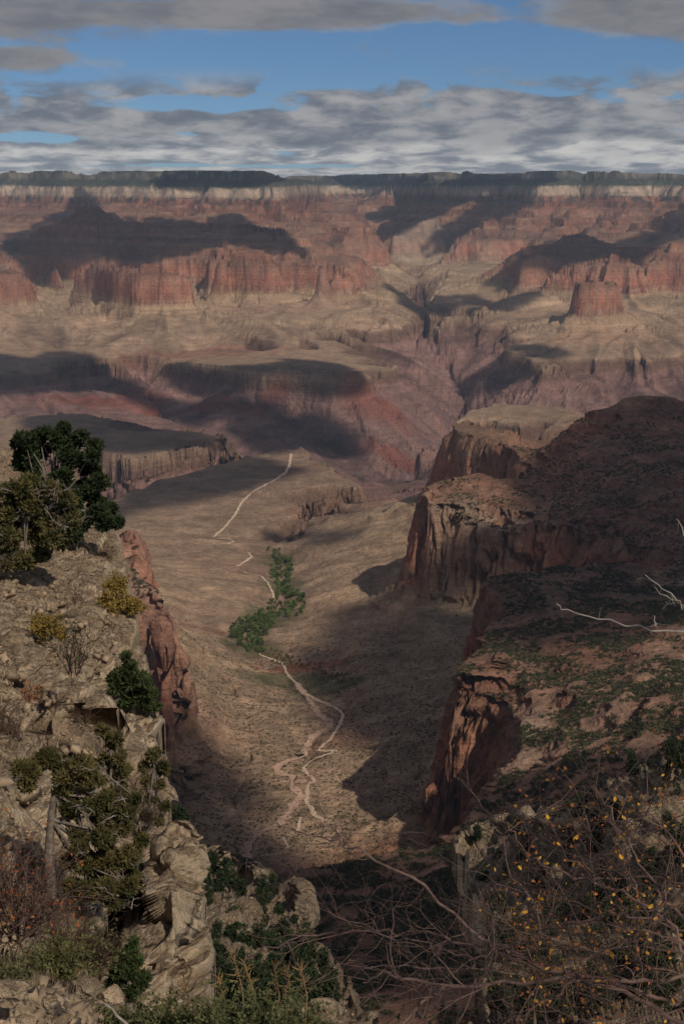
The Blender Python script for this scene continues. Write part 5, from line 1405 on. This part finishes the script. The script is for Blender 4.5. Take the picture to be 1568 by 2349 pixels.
# trees in the red hollow at the foot of the picture
n_ = 0; k_ = 0
while n_ < 90 and k_ < 4000:
    k_ += 1
    x = g_.uniform(480, 1120); y = g_.uniform(1990, 2349) 
    p = ground(x, y)
    if p[1] > 1500: continue
    n_ += 1; dup(con[n_ % 5], (p[0], p[1], p[2] - .6), g_.uniform(0, 6.28), g_.uniform(.45, .9), 'dark conifer in the deep red hollow at the head of the valley', 'conifer', 'conifers in the red hollow')

# ------------------------------------------------------------------ trail and dry wash
M_trail = mat('pale_trail_dust', (.62, .45, .33), var=.12, scale=.3)
M_wash = mat('pink_wash_gravel', (.52, .34, .25), var=.2, scale=.2)
def ribbon(name, pts, w0, w1, mt, seed, rag=.2):
    g = np.random.default_rng(seed); G = [Vector(ground(*p)) for p in pts]
    P = []
    for a, b in zip(G[:-1], G[1:]):
        n = max(3, int((a - b).length / 9))
        if (a - b).length > 900: continue
        for i in range(n): P.append(a.lerp(b, i / n))
    P.append(G[-1])
    V, F = [], []
    for i, p in enumerate(P):
        d = P[min(i + 1, len(P) - 1)] - P[max(i - 1, 0)]; d.z = 0
        if d.length < 1e-6: d = Vector((0, 1, 0))
        d.normalize(); nrm = Vector((d.y, -d.x, 0))
        w_ = (w0 + (w1 - w0) * i / len(P)) * (1 + rag * g.normal()) / 2
        off_ = nrm * (1.2 * math.sin(i * .9) + 0.9 * g.normal()) * .6
        for s_ in (-1, -.33, .33, 1):
            q = p + off_ + nrm * w_ * s_
            V.append((q.x, q.y, zat(q.x, q.y) + .35 + q.y * .00012))
    for i in range(len(P) - 1):
        for k in range(3):
            F.append((i * 4 + k, i * 4 + k + 1, (i + 1) * 4 + k + 1, (i + 1) * 4 + k))
    return tagit(raw_mesh(name, V, F, mt), kind='structure')
ribbon('trail', [(668, 1041), (664, 1065), (655, 1085), (632, 1100), (600, 1118), (572, 1135), (553, 1155), (540, 1180), (520, 1205), (495, 1228), (490, 1232)], 10, 7, M_trail, 1)
ribbon('trail', [(498, 1236), (520, 1234), (536, 1242), (524, 1248), (500, 1250)], 5, 5, M_trail, 2)
ribbon('trail', [(570, 1268), (577, 1278), (560, 1290), (543, 1300)], 7, 6, M_trail, 3)
ribbon('trail', [(560, 1312), (580, 1318), (600, 1322), (612, 1335), (622, 1352), (628, 1372)], 5, 4.5, M_trail, 4)
ribbon('trail', [(595, 1500), (625, 1514), (648, 1522), (661, 1552), (682, 1569), (699, 1590), (729, 1607), (776, 1628), (786, 1641), (780, 1662), (759, 1696), (729, 1722), (771, 1724), (750, 1730), (712, 1747), (697, 1764), (720, 1790), (705, 1807), (703, 1841), (724, 1871), (746, 1884)], 6, 6.5, M_trail, 5)
ribbon('trail', [(690, 1875), (686, 1900), (652, 1921), (655, 1935), (661, 1947)], 4, 4, M_trail, 6)
ribbon('dry_wash', [(682, 1569), (690, 1582), (720, 1620), (729, 1637), (754, 1654), (758, 1667), (733, 1679), (707, 1705), (695, 1735), (656, 1747), (633, 1760), (639, 1773), (669, 1781), (673, 1807), (690, 1828), (673, 1845), (656, 1875), (635, 1892), (597, 1909), (571, 1934), (565, 1951), (588, 1977), (600, 1995)], 13, 10, M_wash, 7, .35)

# ------------------------------------------------------------------ small buildings
M_wall = mat('stone_wall', (.30, .20, .14), var=.2, scale=2); M_roofb = mat('brown_roof', (.22, .13, .09), var=.15, scale=2); M_roofg = mat('green_grey_roof', (.16, .20, .19), var=.1, scale=2); M_dark = mat('dark_opening', (.02, .018, .016), var=.1)
def cabin(px, py, L_, W_, H_, roof, label, rz, open_=False):
    p = ground(px, py); root = empty('cabin', (p[0], p[1], p[2]), label, 'building', 'small buildings in the valley'); root.rotation_euler = (0, 0, rz)
    def box(x0, x1, y0, y1, z0, z1):
        return [(x0, y0, z0), (x1, y0, z0), (x1, y1, z0), (x0, y1, z0), (x0, y0, z1), (x1, y0, z1), (x1, y1, z1), (x0, y1, z1)], [(0, 3, 2, 1), (4, 5, 6, 7), (0, 1, 5, 4), (1, 2, 6, 5), (2, 3, 7, 6), (3, 0, 4, 7)]
    V, F = box(-L_ / 2, L_ / 2, -W_ / 2, W_ / 2, -1.5, H_); raw_mesh('wall', V, F, M_wall, root)
    e = .5; h = H_ * .55
    V = []
    for z_ in (0, .18): V += [(-L_ / 2 - e, -W_ / 2 - e, H_ + z_ - .1), (L_ / 2 + e, -W_ / 2 - e, H_ + z_ - .1), (L_ / 2 + e, 0, H_ + h + z_), (-L_ / 2 - e, 0, H_ + h + z_), (-L_ / 2 - e, W_ / 2 + e, H_ + z_ - .1), (L_ / 2 + e, W_ / 2 + e, H_ + z_ - .1)]
    F = [(6, 7, 8, 9), (9, 8, 11, 10), (0, 3, 2, 1), (3, 4, 5, 2), (0, 1, 7, 6), (4, 10, 11, 5), (1, 2, 8, 7), (2, 5, 11, 8), (0, 6, 9, 3), (3, 9, 10, 4)]
    raw_mesh('roof', V, F, roof, root)
    V, F = box(-.5, .5, -W_ / 2 - .04, -W_ / 2 + .1, 0, 2.05); raw_mesh('door', V, F, M_dark, root)
    for s_ in (-1, 1):
        V, F = box(s_ * L_ * .3 - .45, s_ * L_ * .3 + .45, -W_ / 2 - .04, -W_ / 2 + .1, 1.0, 1.9); raw_mesh('window', V, F, M_dark, root)
cabin(609, 1536, 10, 6, 3, M_roofg, 'low cabin with a grey green roof at the lower end of the grove', .2)
cabin(590, 1525, 8, 5.5, 3, M_roofb, 'brown roofed cabin left of the grey green roof below the grove', -.3)
cabin(605, 1518, 9, 5.5, 3, M_roofb, 'brown roofed cabin among the lowest trees of the grove', .4)
cabin(681, 2000, 5, 4, 2.6, M_roofg, 'tiny dark roofed rest hut alone in the red hollow', .1)

# ------------------------------------------------------------------ bare branches and the yellow leaved bush, lower right
TS = Vector((0, 0, 0))
root = empty('yellow_leaved_bush', at(1700, 2420, 4.2), 'tangled bare twigged bush with small yellow and rust leaves filling the lower right', 'bush')
base_v = Vector(root.location)
g = np.random.default_rng(303)
def pic(pts, d0, d1):
    n = len(pts); return [Vector(at(x, y, d0 + (d1 - d0) * i / (n - 1))) - base_v for i, (x, y) in enumerate(pts)]
mains = [([(1700, 2420), (1568, 2247), (1400, 2247), (1240, 2245), (1091, 2258), (1019, 2263), (884, 2231), (833, 2254)], 4.0, 4.3, 7.5), ([(1019, 2263), (970, 2300), (925, 2347), (900, 2400)], 4.3, 4.2, 5.5), ([(1324, 2245), (1240, 2301), (1160, 2347), (1120, 2390)], 4.1, 4.2, 4),
         ([(1091, 2257), (1088, 2200), (1091, 2133)], 4.3, 4.4, 4), ([(1568, 2349), (1430, 2270), (1280, 2230), (1180, 2190), (1109, 2156), (971, 2041), (818, 1947), (780, 1930), (700, 1915)], 4.0, 4.6, 7), ([(800, 1940), (760, 1900), (695, 1866)], 4.6, 4.6, 2.4), ([(780, 1930), (700, 1940), (631, 1960)], 4.6, 4.6, 2.2), ([(790, 1932), (760, 1900), (740, 1860)], 4.6, 4.6, 2.0),
         ([(1568, 2300), (1300, 2230), (1150, 2190), (1044, 2161), (960, 2140), (867, 2135), (750, 2138), (652, 2159), (564, 2198)], 4.1, 4.8, 5.5), ([(1200, 2215), (1100, 2195), (1034, 2179), (930, 2150), (833, 2137)], 4.2, 4.5, 3.4), ([(1230, 2235), (1100, 2225), (1034, 2221), (933, 2220), (833, 2217), (800, 2240)], 4.2, 4.5, 3.2),
         ([(1620, 2250), (1511, 2095), (1430, 2050), (1348, 2020), (1240, 1985), (1198, 1955), (1170, 1900), (1147, 1861)], 3.9, 4.4, 4.6), ([(1568, 2110), (1479, 1997), (1441, 1927), (1385, 1839), (1360, 1800)], 3.9, 4.3, 4), ([(1400, 2200), (1245, 2137), (1221, 2067), (1175, 2006), (1137, 1894), (1100, 1890)], 4.1, 4.4, 3.6),
         ([(1600, 2140), (1400, 2090), (1300, 2120), (1180, 2150)], 4.0, 4.3, 3.4), ([(1600, 2030), (1480, 2010), (1330, 2030), (1240, 2120)], 4.0, 4.3, 3.2), ([(1620, 2060), (1568, 1960), (1500, 1880), (1470, 1840)], 3.8, 4.0, 3.8), ([(1650, 2200), (1400, 2160), (1300, 2180), (1160, 2160)], 4.1, 4.3, 3.4), ([(1480, 2100), (1420, 1960), (1400, 1860), (1420, 1800)], 4.2, 4.6, 2.6),
         ([(1650, 2300), (1500, 2330), (1350, 2349), (1250, 2380)], 3.8, 4.0, 3.4), ([(1568, 2170), (1480, 2140), (1420, 2170), (1330, 2200), (1240, 2230)], 3.9, 4.1, 3.6)]
tips = []; twm = Twigs()
leafs_y, leafs_o = [], []
for pts, d0, d1, rad in mains:
    P = pic(pts, d0, d1); Q = []
    for a, b in zip(P[:-1], P[1:]):
        for i in range(4): Q.append(a.lerp(b, i / 4) + Vector(g.normal(size=3)) * .006)
    Q.append(P[-1])
    st = Twigs(); st.tube(Q, rad * .0011, rad * .00035, 7)
    L_ = sum((b - a).length for a, b in zip(Q[:-1], Q[1:]))
    for _ in range(int(5 + L_ * 9)):
        i = int(g.integers(1, len(Q) - 1)); d = (Q[i + 1] - Q[i]).normalized()
        nd = (d * .6 + Vector(g.normal(size=3)) * .8).normalized()
        branch(st, Q[i], nd, g.uniform(.12, .38), rad * .00038, 2 if g.random() < .45 else 1, g, 3, .26, .01, tips, .9, 4)
    st.mesh('branch', M_redtw, root)
nf = 0
while nf < 120:                                        # the fine tangle between the main branches
    x = g.uniform(1120, 1620); y = g.uniform(1830, 2380)
    if y < 2120 - (x - 1120) * .62 + g.normal() * 40: continue
    nf += 1
    p = Vector(at(x, y, g.uniform(3.9, 5.4))) - base_v
    branch(twm, p, (g.normal() - .5, g.normal() * .6, g.uniform(-.1, 1.1)), g.uniform(.18, .5), g.uniform(.0012, .0026), 2, g, 3, .2, .01, tips, .8, 4)
twm.mesh('twigs', M_gtw, root)
T_ = np.array([tuple(t_) for t_ in tips])
keep_ = T_[:, 0] + base_v.x > .12 * 4.3
T_ = T_[keep_]
k = g.integers(0, len(T_), 360); V, F = leaves(T_[k], .0098, 4, .012); raw_mesh('yellow_leaves', V, F, M_yl, root)
k = g.integers(0, len(T_), 950); V, F = leaves(T_[k], .0078, 5, .012); raw_mesh('rust_leaves', V, F, M_ol, root)
def dead(name, label, sets, seed):
    r = empty(name, at(*sets[0][0][0], sets[0][1]), label, 'branch'); bv = Vector(r.location); g = np.random.default_rng(seed)
    for pts, d, r0, r1 in sets:
        P = [Vector(at(x, y, d)) - bv for x, y in pts]; Q = []
        for a, b in zip(P[:-1], P[1:]):
            for i in range(3): Q.append(a.lerp(b, i / 3) + Vector(g.normal(size=3)) * .004)
        Q.append(P[-1]); s_ = Twigs(); s_.tube(Q, r0, r1, 7)
        for _ in range(3):
            i = int(g.integers(1, len(Q) - 1)); branch(s_, Q[i], Vector(g.normal(size=3)), .035, r0 * .4, 0, g, 2, .25, 0, None, .8, 4)
        s_.mesh('stem', M_dead, r)
dead('dead_branch', 'long pale dead branch reaching in from the right edge over the shaded slope', [([(1620, 1452), (1568, 1450), (1500, 1440), (1400, 1421), (1330, 1408), (1292, 1400), (1276, 1383)], 3.6, .0028, .0011), ([(1505, 1441), (1500, 1425), (1498, 1412)], 3.6, .0018, .0009)], 7)
dead('dead_branch', 'pale forked dead twigs at the right edge above the long dead branch', [([(1620, 1420), (1568, 1395), (1520, 1352), (1478, 1318)], 3.5, .0026, .001), ([(1570, 1395), (1540, 1378), (1500, 1345)], 3.5, .002, .0009), ([(1620, 1290), (1568, 1228), (1550, 1190)], 3.5, .002, .0009)], 8)
dead('dead_branch', 'weathered pale stick slanting up from the sage at the bottom edge', [([(300, 2360), (270, 2330), (235, 2298)], 6.6, .009, .004)], 9)

# ------------------------------------------------------------------ hiker at the left edge, mostly outside the frame
def hiker():
    Y = 60.0; fx, fy, fz = at(-13, 1112, Y)
    root = empty('person', (fx, fy, fz), 'person with reddish hair, dark jacket and blue jeans standing at the left edge', 'person')
    J = {'pelvis': (0, 0, .93, .135), 'waist': (0, 0, 1.08, .125), 'chest': (0, .01, 1.28, .15), 'neck': (0, 0, 1.46, .055), 'head': (0, -.015, 1.56, .075), 'crown': (0, 0, 1.66, .085),
         'lhip': (-.09, 0, .88, .10), 'lknee': (-.10, -.05, .48, .062), 'lank': (-.10, .03, .09, .042), 'ltoe': (-.11, -.14, .03, .038), 'rhip': (.09, 0, .88, .10), 'rknee': (.11, .03, .48, .062), 'rank': (.11, .08, .09, .042), 'rtoe': (.12, -.09, .03, .038),
         'lsh': (-.17, 0, 1.40, .06), 'lel': (-.23, -.03, 1.12, .043), 'lwr': (-.20, -.14, .90, .03), 'rsh': (.17, 0, 1.40, .06), 'rel': (.25, .03, 1.13, .043), 'rwr': (.24, -.10, .90, .03)}
    E = [('pelvis', 'waist'), ('waist', 'chest'), ('chest', 'neck'), ('neck', 'head'), ('head', 'crown'), ('pelvis', 'lhip'), ('lhip', 'lknee'), ('lknee', 'lank'), ('lank', 'ltoe'), ('pelvis', 'rhip'), ('rhip', 'rknee'), ('rknee', 'rank'), ('rank', 'rtoe'),
         ('chest', 'lsh'), ('lsh', 'lel'), ('lel', 'lwr'), ('chest', 'rsh'), ('rsh', 'rel'), ('rel', 'rwr')]
    for side_ in ('l', 'r'):
        wx_, wy_, wz_, _ = J[side_ + 'wr']; prev = side_ + 'wr'
        J[side_ + 'palm'] = (wx_, wy_ - .03, wz_ - .05, .026); E.append((prev, side_ + 'palm'))
        for f in range(4):
            a = side_ + 'f%d' % f; J[a] = (wx_ + (f - 1.5) * .019, wy_ - .045, wz_ - .10, .0085); J[a + 't'] = (wx_ + (f - 1.5) * .017, wy_ - .035, wz_ - .15 + abs(f - 1.5) * .008, .007)
            E += [(side_ + 'palm', a), (a, a + 't')]
        s_ = 1 if side_ == 'l' else -1
        J[side_ + 'th'] = (wx_ + s_ * .035, wy_ - .05, wz_ - .07, .010); E.append((side_ + 'palm', side_ + 'th'))
    def skin(name, names, mt, grow=0.0):
        nm = [n for n in J if n in names]; ix = {n: i for i, n in enumerate(nm)}
        me = bpy.data.meshes.new(name); me.from_pydata([J[n][:3] for n in nm], [(ix[a], ix[b]) for a, b in E if a in ix and b in ix], [])
        o = bpy.data.objects.new(name, me); COL.objects.link(o); o.parent = root
        sk_ = o.modifiers.new('s', 'SKIN'); o.modifiers.new('d', 'SUBSURF').levels = 2; o.modifiers['d'].render_levels = 2
        for i, n in enumerate(nm):
            r_ = J[n][3] + grow; me.skin_vertices[0].data[i].radius = (r_, r_ * (.78 if n in ('chest', 'waist', 'pelvis') else 1))
        me.skin_vertices[0].data[0].use_root = True
        me.materials.append(mt); return o
    skin('body', set(J), mat('skin', (.42, .25, .17), var=.05))
    skin('jeans', {'pelvis', 'lhip', 'lknee', 'lank', 'rhip', 'rknee', 'rank', 'waist'}, mat('blue_denim', (.035, .075, .14), var=.2, scale=10), .014)
    skin('jacket', {'waist', 'chest', 'lsh', 'lel', 'lwr', 'rsh', 'rel', 'rwr'}, mat('dark_jacket', (.035, .04, .045), var=.2, scale=8), .02)
    bm = bmesh.new(); bmesh.ops.create_icosphere(bm, subdivisions=3, radius=1)
    for v in bm.verts:
        q = v.co.copy(); q.x *= .095; q.y = q.y * .105 + .02; q.z = q.z * .125 + 1.63
        if v.co.y < -.2 and v.co.z < .25: q.y += .06
        v.co = q
    me = bpy.data.meshes.new('hair'); bm.to_mesh(me); bm.free(); me.materials.append(mat('reddish_hair', (.16, .05, .025), var=.3, scale=30)); o = bpy.data.objects.new('hair', me); COL.objects.link(o); o.parent = root
    bm = bmesh.new(); bmesh.ops.create_cone(bm, segments=10, radius1=.014, radius2=.004, depth=.03, cap_ends=True, matrix=Matrix.Translation((0, -.105, 1.585)) @ Matrix.Rotation(R(90), 4, 'X'))
    me = bpy.data.meshes.new('nose'); bm.to_mesh(me); bm.free(); me.materials.append(bpy.data.materials['skin']); o = bpy.data.objects.new('nose', me); COL.objects.link(o); o.parent = root
    root.rotation_euler = (0, 0, R(-70))
hiker()
# ------------------------------------------------------------------ the air between the rims
hm = bpy.data.materials.new('air'); hm.use_nodes = True
t = NT(hm.node_tree)
pvol = t.node('ShaderNodeVolumePrincipled')
pvol.inputs['Color'].default_value = (0.60, 0.77, 1.0, 1)
pvol.inputs['Density'].default_value = 1.75e-5
pvol.inputs['Anisotropy'].default_value = 0.1
t.l.new(pvol.outputs[0], t.node('ShaderNodeOutputMaterial').inputs['Volume'])
bm = bmesh.new()
bmesh.ops.create_cube(bm, size=1.0)
for v in bm.verts:
    v.co = Vector((v.co.x * 32000, 14000 + v.co.y * 29500, -480 + v.co.z * 2100))
me = bpy.data.meshes.new('haze'); bm.to_mesh(me); bm.free(); me.materials.append(hm)
hz = bpy.data.objects.new('haze', me); COL.objects.link(hz); tagit(hz, kind='stuff')
